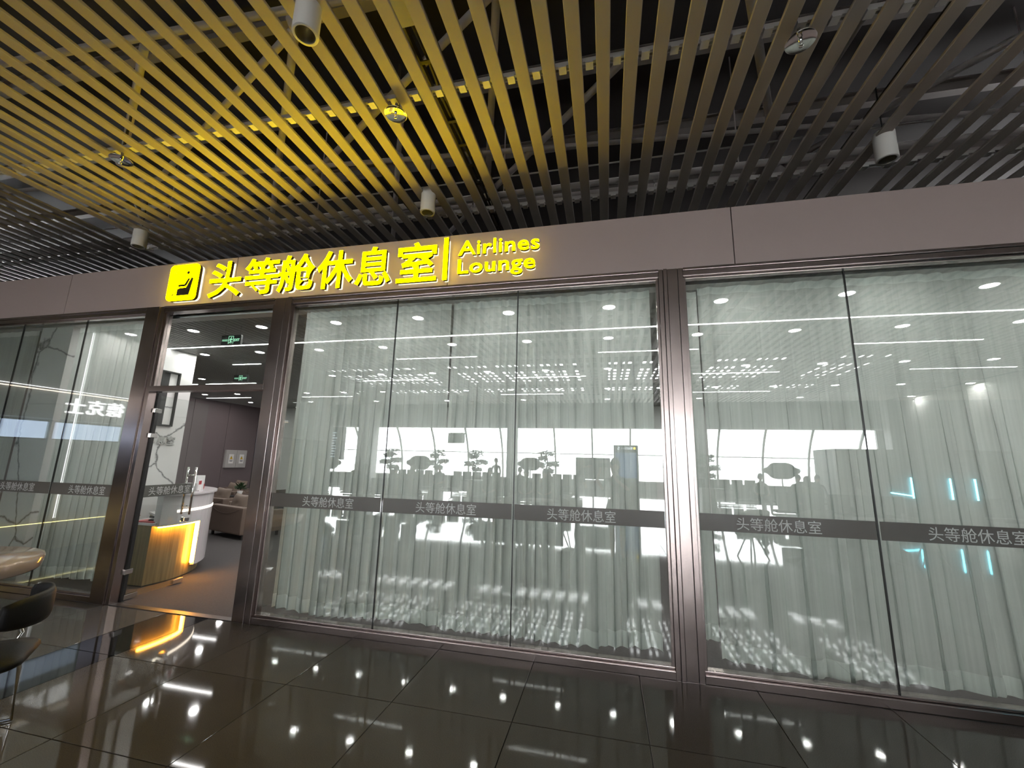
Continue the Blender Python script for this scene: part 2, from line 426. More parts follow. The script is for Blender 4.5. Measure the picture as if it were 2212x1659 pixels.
def band(w, x0, x1, texts):
    box('privacy_band', x0+.006, x1-.006, -.0075, -.0068, BZ0, BZ1, M['film'], w)
    for a, b in texts:
        o = link('band_lettering', band_txt, None, w)
        sx = (b-a)/(_bx1-_bx0); sz = .098/(_bz1-_bz0)
        o.scale = (sx, 1, sz); o.location = (a - _bx0*sx, -.0078, BZ0+.017 - _bz0*sz)
# ================================================================== lounge door
d1 = empty('door_1'); tag(d1, kind='structure')
frame_bar(d1, -5.17, -3.6, FZ0-.075, FZ0-.028, -.045, .05, 'head_frame')
frame_bar(d1, -5.17, -3.6, FZ0-.026, FZ0-.002, -.058, .05, 'head_cover')
frame_bar(d1, -5.17, -3.6, 2.30, 2.365, -.05, .05, 'transom_bar')
frame_bar(d1, -5.17, -5.14, 2.365, FZ0-.075, -.03, .04, 'jamb_bead')
frame_bar(d1, -3.63, -3.6, 2.365, FZ0-.075, -.03, .04, 'jamb_bead')
box('transom_pane', -5.14, -3.63, -.006, .006, 2.36, FZ0-.07, M['leaf_glass'], d1)
frame_bar(d1, -5.185, -5.15, 0, 2.3, .05, .085, 'side_channel', M['blk'])

def door_leaf(hx, hy, ang, sgn):
    L = empty('door_leaf', (hx, hy, 0), ang, d1)     # local +x runs from hinge to free edge
    Wd = .755
    box('leaf_glass', .03, Wd, -.006, .006, .02, 2.27, M['leaf_glass'], L)
    box('bottom_patch', .02, .17, -.02, .02, .012, .065, M['chrome'], L, .003)
    box('corner_patch', Wd-.13, Wd+.004, -.02, .02, .012, .065, M['chrome'], L, .003)
    for z in (1.80, 2.09, .31): box('hinge', -.02, .07, -.02, .02, z-.025, z+.025, M['chrome'], L, .003)
    b = MB()
    for s in (-1, 1):
        b.tube([(Wd-.1, s*.055, .84), (Wd-.1, s*.055, 1.43)], .013, 12)
        for z in (.94, 1.33): b.tube([(Wd-.1, 0, z), (Wd-.1, s*.055, z)], .009, 8)
    b.build('pull_handle', M['chrome'], L)
    box('lock_case', Wd-.13, Wd-.055, -.03, .03, .755, .81, M['chrome'], L, .012)
    box('privacy_band', .04, Wd-.008, sgn*.0075-.0004, sgn*.0075+.0004, BZ0, BZ1, M['film'], L)
    return L
L1 = door_leaf(-5.165, .05, math.atan2(.745, -.10), 1)
o = link('leaf_lettering', band_txt, None, L1)
sx = .56/(_bx1-_bx0); sz = .098/(_bz1-_bz0)
o.scale = (sx, 1, sz); o.location = (.10 - _bx0*sx, -.0078, BZ0+.017-_bz0*sz)
L2 = door_leaf(-3.605, .05, math.atan2(.75, .06), -1)

# band text placing on the panes (start, end in x)
band(w2, -3.35, -2.112, [(-2.98, -2.41)]); band(w2, -2.10, -.822, [(-1.75, -1.16)]); band(w2, -.81, .468, [(-.51, .07)])
band(w3, .722, 1.953, [(1.00, 1.59)]); band(w3, 1.968, 3.222, [(2.27, 2.85)]); band(w3, 3.24, 4.49, [(3.5, 4.08)]); band(w3, 4.51, 5.79, [(4.8, 5.38)])
band(w1, -6.452, -5.462, [(-6.16, -5.60)]); band(w1, -7.58, -6.468, [(-7.3, -6.72)]); band(w1, -8.71, -7.60, [(-8.4, -7.82)])

# ================================================================== illuminated sign
sign = empty('lounge_sign', (-2.9, -.05, FZ0))
tag(sign, 'glowing yellow Chinese and English lettering with a waiting passenger pictogram on the mauve fascia', 'sign')
def rel(o, parent):
    o.parent = parent; o.matrix_parent_inverse = parent.matrix_basis.inverted(); return o
def sign_piece(name, s, x0, x1, z0, z1, off, base=1.0):
    r = link(name, glyph(s, x0, x1, z0, z1, .034, -.028, off, base=base), M['return'], None); rel(r, sign)
    f = link('lit_face', glyph(s, x0, x1, z0, z1, .005, -.0622, off, base=base), M['yellow'], None); rel(f, r)
    e = .004
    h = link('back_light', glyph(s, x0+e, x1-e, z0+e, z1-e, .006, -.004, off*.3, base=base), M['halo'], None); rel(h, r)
    return r
cz0, cz1 = 3.405, 3.845
xs6 = [(-4.545,-4.10), (-4.05,-3.59), (-3.585,-3.12), (-3.085,-2.64), (-2.605,-2.19), (-2.115,-1.67)]
for c, (a, b) in zip(CHN, xs6): sign_piece('character', c, a, b, cz0, cz1, .012)
def bar_piece(name, x0, x1, z0, z1):
    r = box(name, x0, x1, -.062, -.028, z0, z1, M['return']); rel(r, sign)
    f = box('lit_face', x0, x1, -.0762, -.0622, z0, z1, M['yellow']); rel(f, r)
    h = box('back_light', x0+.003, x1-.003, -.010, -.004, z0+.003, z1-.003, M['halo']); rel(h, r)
bar_piece('divider_bar', -1.592, -1.55, 3.40, 3.86)
def word(s, x0, x1, base, em):
    a0, b0 = glyph_width(s, em); full = b0 - a0; k = (x1-x0)/full
    for i, ch in enumerate(s):
        me = text_mesh(s[:i+1], em, 0); b_i = max(v.co.x for v in me.vertices)
        me2 = text_mesh(ch, em, 0); a, b, c, d = bounds(me2)
        w_ = b - a; xr = x0 + (b_i - a0)*k; xl = xr - w_*k
        sign_piece('letter', ch, xl, xr, base + c, base + d, .011)
word('Airlines', -1.435, -.60, 3.655, .225)
word('Lounge', -1.435, -.64, 3.455, .225)
# pictogram plate
def rrect(x0, x1, z0, z1, r, n=6):
    pts = []
    for cx, cz, a0 in ((x1-r, z1-r, 0), (x0+r, z1-r, PI/2), (x0+r, z0+r, PI), (x1-r, z0+r, 1.5*PI)):
        for i in range(n+1):
            t = a0 + PI/2*i/n; pts.append((cx + r*math.cos(t), cz + r*math.sin(t)))
    return pts
IX0, IX1, IZ0, IZ1 = -5.15, -4.72, 3.40, 3.855
pl = MB().prism(rrect(IX0, IX1, IZ0, IZ1, .055), -.062, -.028, 'y').build('pictogram_plate', M['return']); rel(pl, sign)
f = MB().prism(rrect(IX0, IX1, IZ0, IZ1, .055), -.0762, -.0622, 'y').build('lit_face', M['yellow']); rel(f, pl)
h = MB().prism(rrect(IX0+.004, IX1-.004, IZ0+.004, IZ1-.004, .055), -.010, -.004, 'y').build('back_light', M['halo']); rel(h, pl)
M['ink'] = mat('sign_ink', (.03,.02,.0), .6)
def ink(poly): 
    return poly
mb = MB()
y0_, y1_ = -.0780, -.0764
def ring(b, outer, inner):
    n = len(outer); vs = [(p[0], y, p[1]) for y in (y0_, y1_) for p in outer] + [(p[0], y, p[1]) for y in (y0_, y1_) for p in inner]
    fs = []
    for i in range(n):
        j = (i+1) % n
        fs += [(i, j, 2*n+j, 2*n+i), (i, j, n+j, n+i), (2*n+i, 2*n+j, 3*n+j, 3*n+i)]
    b.add(vs, fs)
ring(mb, rrect(IX0+.030, IX1-.030, IZ0+.030, IZ1-.030, .035), rrect(IX0+.0335, IX1-.0335, IZ0+.0335, IZ1-.0335, .032))
circ = lambda cx, cz, r, n=24: [(cx + r*math.cos(2*PI*i/n), cz + r*math.sin(2*PI*i/n)) for i in range(n)]
ring(mb, circ(-5.045, 3.745, .045), circ(-5.045, 3.745, .040))
mb.prism([(-5.047,3.742),(-5.041,3.742),(-5.041,3.775),(-5.047,3.775)], y0_, y1_, 'y')
mb.prism([(-5.066,3.758),(-5.062,3.762),(-5.042,3.746),(-5.046,3.740)], y0_, y1_, 'y')
mb.prism(circ(-4.868, 3.745, .021), y0_, y1_, 'y')
def P(u, v):  # pictogram coordinates 0..1 in the plate
    return (IX0 + u*(IX1-IX0), IZ0 + v*(IZ1-IZ0))
# thigh/torso line of the sitter, seat block and lower leg
mb.prism([P(.38,.435), P(.59,.435), P(.69,.60), P(.755,.585), P(.665,.40), P(.60,.375), P(.38,.375)], y0_, y1_, 'y')
mb.prism([P(.36,.125), P(.36,.30), P(.45,.335), P(.655,.335), P(.80,.62), P(.87,.585), P(.79,.125)], y0_, y1_, 'y')
mb.prism([P(.175,.115), P(.215,.105), P(.345,.315), P(.32,.325)], y0_, y1_, 'y')
k_ = mb.build('passenger_symbol', M['ink']); rel(k_, pl)

# ================================================================== slatted ceiling, roof
ceil = empty('ceiling'); tag(ceil, kind='structure')
SZ = 4.50
sl = {}
for nm, m in (('a', 'slat'), ('b', 'slat_dark')):
    b = MB().box(-.05, .05, -16.5, 3.2, 0, .022)
    me = bpy.data.meshes.new('slat'); me.from_pydata(b.v, [], b.f); bm = bmesh.new(); bm.from_mesh(me)
    bmesh.ops.bevel(bm, geom=[e for e in bm.edges if abs(e.verts[0].co.y-e.verts[1].co.y) > 1 and e.verts[0].co.z < .01], offset=.004, segments=1, affect='EDGES')
    bmesh.ops.recalc_face_normals(bm, faces=bm.faces); bm.to_mesh(me); bm.free(); me.materials.append(M[m]); sl[nm] = me
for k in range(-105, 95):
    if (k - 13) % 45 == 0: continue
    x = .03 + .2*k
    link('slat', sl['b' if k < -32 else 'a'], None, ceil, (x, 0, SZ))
# carrier rails above the slats with clips between
for y in [-1.1 + 1.62*j for j in range(-9, 3)]:
    b = MB(); b.box(-21, 19, y-.012, y+.012, SZ+.045, SZ+.08); b.box(-21, 19, y+.03, y+.034, SZ+.04, SZ+.08)
    b.build('carrier_rail', M['rail'], ceil)
for y in (-1.1, .52, -2.72):
    b = MB()
    for k in range(-60, 40):
        x = .13 + .2*k; b.box(x-.028, x+.028, y-.024, y+.04, SZ+.022, SZ+.046)
    tag(b.build('rail_clip', M['rail'], ceil), kind='stuff')
roof = empty('roof'); tag(roof, kind='structure')
RZ = 6.35
SKL = [(-24.4, -22.6), (-20.9, -15.3)]
box('plenum_light_stop', -40, 30, 9.1, 9.3, 3.3, 6.45, M['deck'], roof)  # closing walls added to keep sky light from leaking in above the slats
box('plenum_light_stop', -40, -39.8, -25, 9.3, 3.3, 6.45, M['deck'], roof)
box('plenum_light_stop', 29.8, 30, -25, 9.3, 3.3, 6.45, M['deck'], roof)
ys = [-25.0, -24.4, -22.6, -20.9, -15.3, 10]
for i, (a, b) in enumerate(zip(ys[:-1], ys[1:])):
    if i in (1, 3): continue
    box('deck_panel', -40, 30, a, b, RZ, RZ+.1, M['deck'], roof)
for (a, b) in SKL:      # skylight bands broken by solid bays
    box('deck_panel', -40, -20, a, b, RZ, RZ+.1, M['deck'], roof); box('deck_panel', 12, 30, a, b, RZ, RZ+.1, M['deck'], roof)
    for x in (-17, -9.8, -1.2, 3.2, 8):
        box('deck_panel', x, x+1.4, a, b, RZ, RZ+.1, M['deck'], roof)
    for x in [-19.4 + .8*i for i in range(40)]:
        box('skylight_bar', x, x+.26, a, b, RZ-.05, RZ+.02, M['mull'], roof)
    for y in [a + .75*i for i in range(int((b-a)/.75)+1)]:
        box('skylight_bar', -20, 12, y, y+(.52 if i % 2 else .34), RZ-.06, RZ-.051, M['beam'], roof)
for j in range(20):      # corrugation ribs of the deck near the shop
    pass
for y in [.28 + 1.12*j for j in range(-14, 4)]:
    b = MB(); b.box(-24, 19, y-.05, y+.05, 6.12, 6.14); b.box(-24, 19, y-.008, y+.008, 6.0, 6.12); b.box(-24, 19, y-.05, y+.05, 5.98, 6.0)
    b.build('purlin', M['beam'], roof)
for x in [-12.35 + .42*i for i in range(60)]:
    pass
# space frame: tubes between nodes
sf = empty('roof_truss', (0, 0, 5.0)); tag(sf, 'pale painted tube space frame above the slatted ceiling', 'truss', kind='structure')
def tube(name, pts, r, m, parent, n=10):
    o = MB().tube(pts, r, n).build(name, m); rel(o, parent); return o
BZ, TZ = 5.0, 5.95
for y in (-9.4, -6.7, -4.0): tube('chord_tube', [(-16, y, BZ), (9, y, BZ)], .045, M['tube'], sf)
for y in (-8.1, -5.3, -2.7): tube('chord_tube', [(-16, y, TZ), (9, y, TZ)], .045, M['tube'], sf)
for x in (-11.9,-9.1,-6.3,-3.5,-.7,2.1,4.9):
    for y in (-6.7, -4.0):
        o = MB().lathe([(.001,-.08),(.055,-.055),(.08,0),(.055,.055),(.001,.08)], 12, (x, y, BZ)).build('node_ball', M['tube']); rel(o, sf)
        for dx in (-1.4, 1.4):
            for dy in (-1.3, 1.3): tube('web_tube', [(x, y, BZ), (x+dx, y+dy, TZ)], .034, M['tube'], sf, 8)
# the bays over the shopfront: chords, in-plan diagonals and short rising webs
for a, c, r_ in (((1.10,-.95,5.2),(2.1,1.3,5.2),.04), ((-.72,-1.4,5.2),(-1.55,1.2,5.2),.036), ((-.70,-1.3,5.2),(-4.4,.75,5.2),.036), ((.3,-.55,5.2),(-2.4,1.95,5.2),.036),
                 ((-2.38,.22,5.2),(-3.6,2.3,5.2),.034), ((-2.45,-1.36,5.2),(-6.6,.35,5.2),.034), ((-2.45,-1.4,5.2),(-5.2,1.3,5.2),.036), ((-4.0,-1.46,5.2),(-5.8,-.4,5.2),.034),
                 ((-9,-.5,5.0),(4,.62,5.02),.026), ((-9,-1.9,5.0),(6,-1.2,5.0),.03), ((-5.8,-.4,5.2),(-7.6,1.2,5.2),.034), ((-7,-1.5,5.2),(-9.5,.8,5.2),.034),
                 ((3.2,-1.2,5.2),(4.6,1.4,5.2),.036), ((2.1,1.3,5.2),(4.0,-.6,5.2),.034), ((-8,1.35,5.25),(5,1.5,5.25),.04), ((-2.38,.22,5.2),(-2.38,.22,6.1),.03), ((2.1,1.3,5.2),(2.1,1.3,6.1),.03)):
    tube('brace_tube', [a, c], r_, M['tube'], sf)
for p in ((-2.38,.22,5.15), (-.72,-1.35,5.15), (2.1,1.3,5.15), (-2.45,-1.4,5.15), (-5.8,-.4,5.15)):
    o = MB().lathe([(.001,-.08),(.055,-.055),(.08,0),(.055,.055),(.001,.08)], 12, p).build('node_ball', M['tube']); rel(o, sf)
# long pipe and conduit parallel to the shopfront
fp = empty('sprinkler_pipe', (0, .77, 4.9)); tag(fp, 'long pale sprinkler pipe running above the slats parallel to the fascia', 'pipe')
tube('pipe_run', [(-12, .77, 4.9), (9, .77, 4.9)], .04, M['tube'], fp)
for x in (-6.6, -3.9, -1.2, 1.5, 4.2):
    tube('hanger_rod', [(x, .77, 4.9), (x, .77, 6.35)], .008, M['tube'], fp, 6)
    o = MB().lathe([(.052,-.02),(.052,.02)], 12, (0,0,0)); 
for i, x in enumerate((-3.0, -1.6, .6, 2.2)):
    t = empty('pendant_sprinkler', (x, .77, 4.86)); tag(t, 'small silver sprinkler head hanging from the long pipe, %s along it' % ['leftmost', 'second', 'third', 'rightmost'][i], 'sprinkler', 'sprinkler heads on the long pipe')
    MB().tube([(0,0,0),(0,0,-.10)], .009, 8).build('drop_stem', M['chrome'], t)
    MB().lathe([(.001,-.15),(.022,-.148),(.022,-.144),(.008,-.135),(.008,-.10)], 10).build('spray_plate', M['chrome'], t)
cn = empty('thin_conduit', (0, .62, 5.02)); tag(cn, 'thin grey conduit running just above the sprinkler pipe', 'conduit')
tube('conduit_run', [(-12, .62, 5.03), (9, .62, 5.03)], .009, M['tube_l'], cn, 6)
# cable tray along y
ct = empty('cable_tray', (-1.32, -1, 4.85)); tag(ct, 'brown cable tray with loose cables running over the slats above the sign divider', 'cable tray')
b = MB(); b.box(-1.42, -1.40, -6, 2.2, 4.74, 4.80); b.box(-1.24, -1.22, -6, 2.2, 4.74, 4.80)
for i in range(27): b.box(-1.41, -1.23, -6+.3*i, -5.97+.3*i, 4.74, 4.75)
rel(b.build('tray_rails', M['cable']), ct)
for dx, r in ((-1.36,.013),(-1.32,.016),(-1.28,.011)):
    tube('cable', [(dx + .015*math.sin(i*1.7+dx*9), -6+.4*i, 4.775 + .01*math.sin(i*2.3)) for i in range(21)], r, M['cable'], ct, 6)
o = box('junction_box', -1.40, -1.24, -1.75, -1.5, 4.70, 4.78, M['white_can']); rel(o, ct)
ct2 = empty('cable_bundle', (-2.35, -1, 4.8)); tag(ct2, 'thin cable bundle running above the slats left of the cable tray', 'cable')
for dx in (0, .03): tube('cable', [(-2.37 + dx + .02*math.sin(i*1.3+dx*40), -5+.4*i, 4.72 + .02*math.sin(i*.9)) for i in range(18)], .012, M['cable'], ct2, 6)
du = empty('white_duct_pipe', (1.9, -.2, 5.1)); tag(du, 'white inclined pipe showing as bright slivers between the right-hand slats', 'pipe')
tube('duct_tube', [(2.25, -3.2, 5.25), (1.9, 1.6, 5.15)], .06, M['tube_l'], du, 14)
for y in (-1.7, -.6, .6):
    b = MB(); t_ = (y+3.2)/4.8; b.lathe([(.063,-.012),(.063,.012)], 14); o = b.build('pipe_strap', M['blk']); o.location = (2.25-.35*t_, y, 5.25-.1*t_); o.rotation_euler = (PI/2, 0, 0); rel(o, du) 
for i in range(3):
    c = empty('electrical_conduit', (2.62+.08*i, -1, 4.9)); tag(c, 'dark conduit running over the gap between slat bays, %s of three' % ['left', 'middle', 'right'][i], 'conduit', 'conduits over the slat gap')
    tube('conduit_run', [(2.62+.09*i, -6, 5.10+.05*i), (2.62+.09*i, 2.5, 5.10+.05*i)], .02, M['cable'], c, 8)

# cylinder downlights (unlit) in the slats
def can_light(x, y, z, lab):
    t = empty('cylinder_downlight', (x, y, z)); tag(t, lab, 'ceiling light', 'white cylinder downlights among the slats')
    MB().lathe([(.062,0),(.078,0),(.08,.004),(.08,.26),(.075,.27),(.001,.27)], 32).build('housing', M['white_can'], t)
    MB().lathe([(.064,.001),(.062,.04),(.045,.11),(.001,.115)], 32).build('reflector', M['can_in'], t)
    MB().lathe([(.001,.095),(.03,.095),(.033,.108)], 20).build('lens', M['lens'], t)
    MB().tube([(0,0,.27),(0,0,.75)], .006, 6).build('suspension_rod', M['blk'], t)
    return t
can_light(-1.85, -1.89, 4.28, 'white cylinder downlight at the top edge, nearest the camera')
can_light(-1.88, .08, 4.28, 'white cylinder downlight just above the fascia, above the sign characters')
can_light(2.455, .09, 4.28, 'white cylinder downlight at the right between the slats')
can_light(-6.0, .08, 4.28, 'small white cylinder downlight at the far left above the pictogram')
for x, w_ in ((-6.0,'far left'), (-1.85,'left'), (2.45,'right'), (6.5,'far right')): can_light(x, -6.5, 4.28, 'white cylinder downlight behind the camera over the concourse, %s of four' % w_)
def dish(x, y, lab):
    t = empty('sprinkler_dish', (x, y, 4.42)); tag(t, lab, 'sprinkler', 'round polished sprinkler dishes under the slats')
    MB().lathe([(.001,.010),(.03,.009),(.06,.006),(.088,.001),(.090,.0),(.0915,.0),(.090,.004),(.06,.010),(.001,.014)], 40).build('collector_dish', M['dish'], t)
    b = MB(); b.tube([(0,0,.04),(0,0,-.005)], .012, 10); b.tube([(0,0,-.005),(.012,0,-.02),(0,0,-.035)], .003, 6); b.tube([(0,0,-.005),(-.012,0,-.02),(0,0,-.035)], .003, 6)
    b.lathe([(.001,-.038),(.014,-.038),(.014,-.035),(.001,-.035)], 10); b.build('sprinkler_body', M['chrome'], t)
    MB().tube([(0,0,.04),(0,0,.5)], .012, 8).build('drop_pipe', M['cable'], t)
dish(-1.66, -1.07, 'polished sprinkler dish catching the yellow sign glow')
dish(1.325, -1.08, 'polished grey sprinkler dish at the upper right under the slats')
dish(-4.6, -1.10, 'polished sprinkler dish at the left under the warm lit slats')

# ================================================================== lounge interior
CZ = 3.30
lc = empty('ceiling_1'); tag(lc, kind='structure')
bw = .284
for i in range(68):
    x = -12.2 + bw*i
    if x > 7: break
    b = MB()
    b.box(x+.003, x+bw-.003, .06, 8.9, CZ, CZ+.02)
    b.build('ceiling_board', M['ceil'], lc)
box('board_gap_backing', -16, 9, .06, 9, CZ+.018, CZ+.04, M['black'], lc)
box('plenum_closure', -16, 9, .03, .06, CZ-.0, FZ1-.03, M['black'], lc)
box('plenum_top', -16, 9, .06, 9, FZ1-.06, FZ1-.03, M['deck'], lc)
# grooves within the boards: ribs
ribs = MB()
for i in range(200):
    x = -12.2 + .0947*i + .05
    if x > 6.9: break
    ribs.box(x, x+.012, .06, 8.9, CZ-.004, CZ+.001)
tag(ribs.build('board_ribs', M['ceil'], lc), kind='stuff')

wl = empty('wall_left'); tag(wl, kind='structure')
for (a, b_) in ((.16, 1.02), (1.02, 1.90)):
    for (z0, z1) in ((0, 1.1), (1.1, 2.2), (2.2, CZ)):
        box('marble_slab', -7.56, -6.98, a+.001, b_-.001, z0+.001, z1-.001, M['marble'], wl, .001)
box('slab_core', -7.55, -6.99, .17, 1.89, 0, CZ, M['white'], wl)
wfar = empty('wall_left_1'); tag(wfar, kind='structure')
for i in range(7):
    y = .2 + 1.22*i
    box('wall_panel', -12.32, -12.2, y+.006, y+1.214, .0, CZ, M['mauve'], wfar)
box('panel_joint_backing', -12.33, -12.215, .2, 8.9, 0, CZ, M['black'], wfar)
box('baseboard_left', -12.2, -12.185, .2, 8.9, 0, .09, M['steel'], None); tag(bpy.data.objects['baseboard_left'], kind='structure')
wb = box('wall_back', -12.4, 7.1, 8.9, 9.05, 0, CZ, M['white']); tag(wb, kind='structure')
wr = box('wall_right', 7.0, 7.15, .06, 9, 0, CZ, M['white']); tag(wr, kind='structure')

def curtain(x0, x1, y0, z0, z1, fold, amp, seed, lab, lean=0.0, drift=.5):
    """folded voile: wavy sheet with heading tape and doubled hem"""
    rnd = random.Random(seed)
    n = max(30, int((x1-x0)/.011)); rows = 15
    # uneven fold widths
    ph = [0.0]; widths = []
    x = 0
    while x < (x1-x0):
        w = fold*rnd.uniform(.55, 1.6); widths.append((x, w, rnd.uniform(.6, 1.25), rnd.uniform(-.5, .5))); x += w
    def prof(s, v):
        # v 0 top .. 1 bottom ; returns dx, dy
        for (a, w, am, sk) in widths:
            if a <= s < a + w:
                t = (s - a)/w; p = 2*PI*t
                A = amp*am*(.35 + .65*min(1, v*1.6+.1))
                sh = math.tanh(2.2*math.sin(p + sk*v*.8))/math.tanh(2.2)
                return w*.17*math.sin(2*p)*(.4+.6*v), A*sh
        return 0, 0
    vs = []; L = x1-x0
    for r in range(rows+1):
        v = r/rows; 
        for i in range(n+1):
            s = L*i/n; dx, dy = prof(s, v)
            sway = .02*math.sin(3*s + seed)*v + lean*v*(s/L)
            bz = .012*math.sin(5.1*s+seed) + .018*math.sin(2.1*s+seed*2)
            z = z1 + (z0 + bz - z1)*v
            vs.append((x0 + s + dx + sway, y0 + dy, z))
    fs = [(r*(n+1)+i, r*(n+1)+i+1, (r+1)*(n+1)+i+1, (r+1)*(n+1)+i) for r in range(rows) for i in range(n)]
    b = MB(); b.add(vs, fs, True); c = b.build('curtain', M['sheer']); tag(c, lab, 'curtain', 'white voile curtains behind the glass')
    def strip(name, r0, r1, t0, t1, off, m):
        vv = []
        for tt in (t0, t1):
            for i in range(n+1):
                f_ = tt*rows; ra = min(rows-1, int(f_)); fr = f_ - ra
                p = Vector(vs[ra*(n+1)+i]).lerp(Vector(vs[(ra+1)*(n+1)+i]), fr); vv.append((p.x, p.y+off, p.z))
        ff = [(i, i+1, n+2+i, n+1+i) for i in range(n)]
        o = MB().add(vv, ff, True).build(name, m); rel(o, c)
    strip('hem', 0, 0, .960, 1.0, -.004, M['hem'])
    strip('heading_tape', 0, 0, 0.0, .022, -.004, M['hem'])
    return c
CT0, CT1 = .075, 3.225
curtain(-6.84, -5.70, .16, CT0+.05, CT1, .125, .030, 3, 'white voile curtain beside the left side of the doorway')

curtain(-9.3, -7.60, .17, CT0, CT1, .16, .03, 15, 'white voile curtain at the far left edge of the glass front')
curtain(-3.36, -1.585, .19, CT0+.01, CT1+.02, .105, .034, 8, 'white voile curtain right of the doorway, left half of the middle window')
curtain(-1.55, .42, .19, CT0+.01, CT1+.02, .115, .036, 11, 'white voile curtain behind the right half of the middle window')
curtain(.72, .86, .24, .22, CT1, .09, .02, 21, 'short folded-back strip of voile beside the middle post')
curtain(.86, 4.6, .20, CT0-.005, CT1+.02, .20, .04, 14, 'wide white voile curtain behind the right window', .1)
curtain(4.6, 7.0, .20, CT0-.005, CT1+.02, .16, .04, 19, 'white voile curtain at the far right end of the glass front')
tr = box('curtain_track', -9.4, 7.0, .13, .26, 3.255, 3.285, M['white']); tag(tr, 'white curtain track hidden along the top of the glass front', 'curtain track')

# lights of the lounge
def downlight(x, y, lab):
    t = empty('downlight', (x, y, CZ)); tag(t, lab, 'ceiling light', 'recessed downlights of the lounge')
    return t
ring_me = MB().lathe([(.066,-.008),(.082,-.006),(.084,.0),(.066,.0)], 20)
rm = bpy.data.meshes.new('trim_ring'); rm.from_pydata(ring_me.v, [], ring_me.f); rm.materials.append(M['white'])
dm = bpy.data.meshes.new('glowing_lens'); n = 12
dm.from_pydata([(.066*math.cos(2*PI*i/n), .066*math.sin(2*PI*i/n), -.005) for i in range(n)], [], [tuple(range(n))[::-1]]); dm.materials.append(M['down'])
rows = [(.69, 'front row'), (1.85, 'second row'), (3.75, 'third row'), (5.8, 'fourth row'), (7.4, 'rear row')]
ORD = 'first second third fourth fifth sixth seventh eighth ninth tenth eleventh twelfth thirteenth fourteenth fifteenth sixteenth seventeenth eighteenth'.split()
for (y, rn) in rows:
    q = 0
    for k in range(-11, 7):
        x = .06 + 1.135*k
        if x < -12 or x > 6.9 or (y < 1.95 and x < -7.0): continue
        if rn == 'rear row' and k % 2: continue
        t = downlight(x, y, 'round recessed downlight in the %s of the lounge ceiling, %s from the left' % (rn, ORD[q])); q += 1
        link('trim_ring', rm, None, t); link('glowing_lens', dm, None, t)
def linear(x0, x1, y, lab):
    t = empty('linear_light', ((x0+x1)/2, y, CZ-.006)); tag(t, lab, 'ceiling light', 'linear LED lights of the lounge')
    h = (x1-x0)/2
    box('housing', -h-.01, h+.01, -.022, .022, -.006, .0, M['white'], t)
    box('glowing_strip', -h, h, -.014, .014, -.009, -.0062, M['strip'], t)
linear(-6.97, 6.9, 1.41, 'longest linear light, running right across the lounge ceiling near the glass')
for i, x in enumerate((-10.3, -6.9, -3.49, -.09, 3.31)):
    linear(x, x+(1.44 if i != 1 else .62), 2.56, 'short linear light, second line from the glass, %s' % ['far left over the sofas', 'right of the exit sign', 'left of the middle window', 'right of the middle window', 'in the right window'][i])
for i, x in enumerate((-11.9, -9.53, -5.2, -1.8, 1.6, 5.0)):
    linear(x, x+(1.44 if i else 2.1), 4.31, 'short linear light, third line from the glass, %s' % ['against the mauve wall', 'low in the transom', 'behind the door post', 'in the middle window', 'behind the post right of the middle window', 'in the right window'][i])
for i, x in enumerate((-11.9, -8.5, -2.6, 2.0)):
    linear(x, x+1.6, 6.4, 'linear light in the rear line of the lounge, %s' % ['by the mauve wall', 'over the rear armchairs', 'behind the middle window', 'behind the right window'][i])

# exit sign
def exit_sign(x0, x1, y, z0, z1, lab, small=False):
    t = empty('exit_sign', ((x0+x1)/2, y, z0)); tag(t, lab, 'sign')
    w = x1-x0; h_ = z1-z0; H = w/2
    box('sign_case', -H, H, 0, .03, 0, h_, M['blk'], t, .003)
    gr = bpy.data.materials.get('exit_glow') or emis('exit_glow', (.45,1.0,.65), .45)
    b = MB(); k = h_
    # door frame and running figure
    cx = 0
    b.box(-.30*k, -.26*k, -.002, -.0005, .12*k, .9*k); b.box(.26*k, .30*k, -.002, -.0005, .12*k, .9*k); b.box(-.30*k, .30*k, -.002, -.0005, .86*k, .9*k)
    b.prism([(.03*k+.05*k*math.cos(2*PI*i/10), .76*k+.05*k*math.sin(2*PI*i/10)) for i in range(10)], -.002, -.0005, 'y')
    for (p, q, r) in (((.02,.68),(-.03,.42),.055), ((.0,.64),(-.14,.58),.028), ((-.14,.58),(-.2,.44),.028), ((.02,.62),(.13,.52),.028), ((.13,.52),(.2,.6),.028), ((-.03,.42),(.1,.32),.036), ((.1,.32),(.04,.16),.034), ((-.03,.42),(-.08,.26),.036), ((-.08,.26),(-.22,.2),.034)):
        d = Vector((q[0]-p[0], q[1]-p[1])).normalized(); nn = Vector((-d.y, d.x))*r
        b.prism([((p[0]-nn.x)*k, (p[1]-nn.y)*k), ((q[0]-nn.x)*k, (q[1]-nn.y)*k), ((q[0]+nn.x)*k, (q[1]+nn.y)*k), ((p[0]+nn.x)*k, (p[1]+nn.y)*k)], -.002, -.0005, 'y')
    b.build('running_figure', gr, t)
    g1 = link('lettering', glyph('EXIT', .36*k, H*.88, .36*k, .62*k, .0015, -.0005, .02), gr, t)
    g2 = link('lettering', glyph('安全出口', -H*.88, -.36*k, .38*k, .60*k, .0015, -.0005, .0), gr, t)
    for x in (-H*.78, H*.78):
        box('suspension_rod', x-.004, x+.004, .011, .019, h_, CZ - z0, M['chrome'], t)
exit_sign(-5.005, -4.69, .6, 3.035, 3.17, 'green and black running man exit sign hanging behind the door transom')
exit_sign(-7.05, -6.72, 2.75, 3.0, 3.13, 'second small exit sign just under the transom bar')

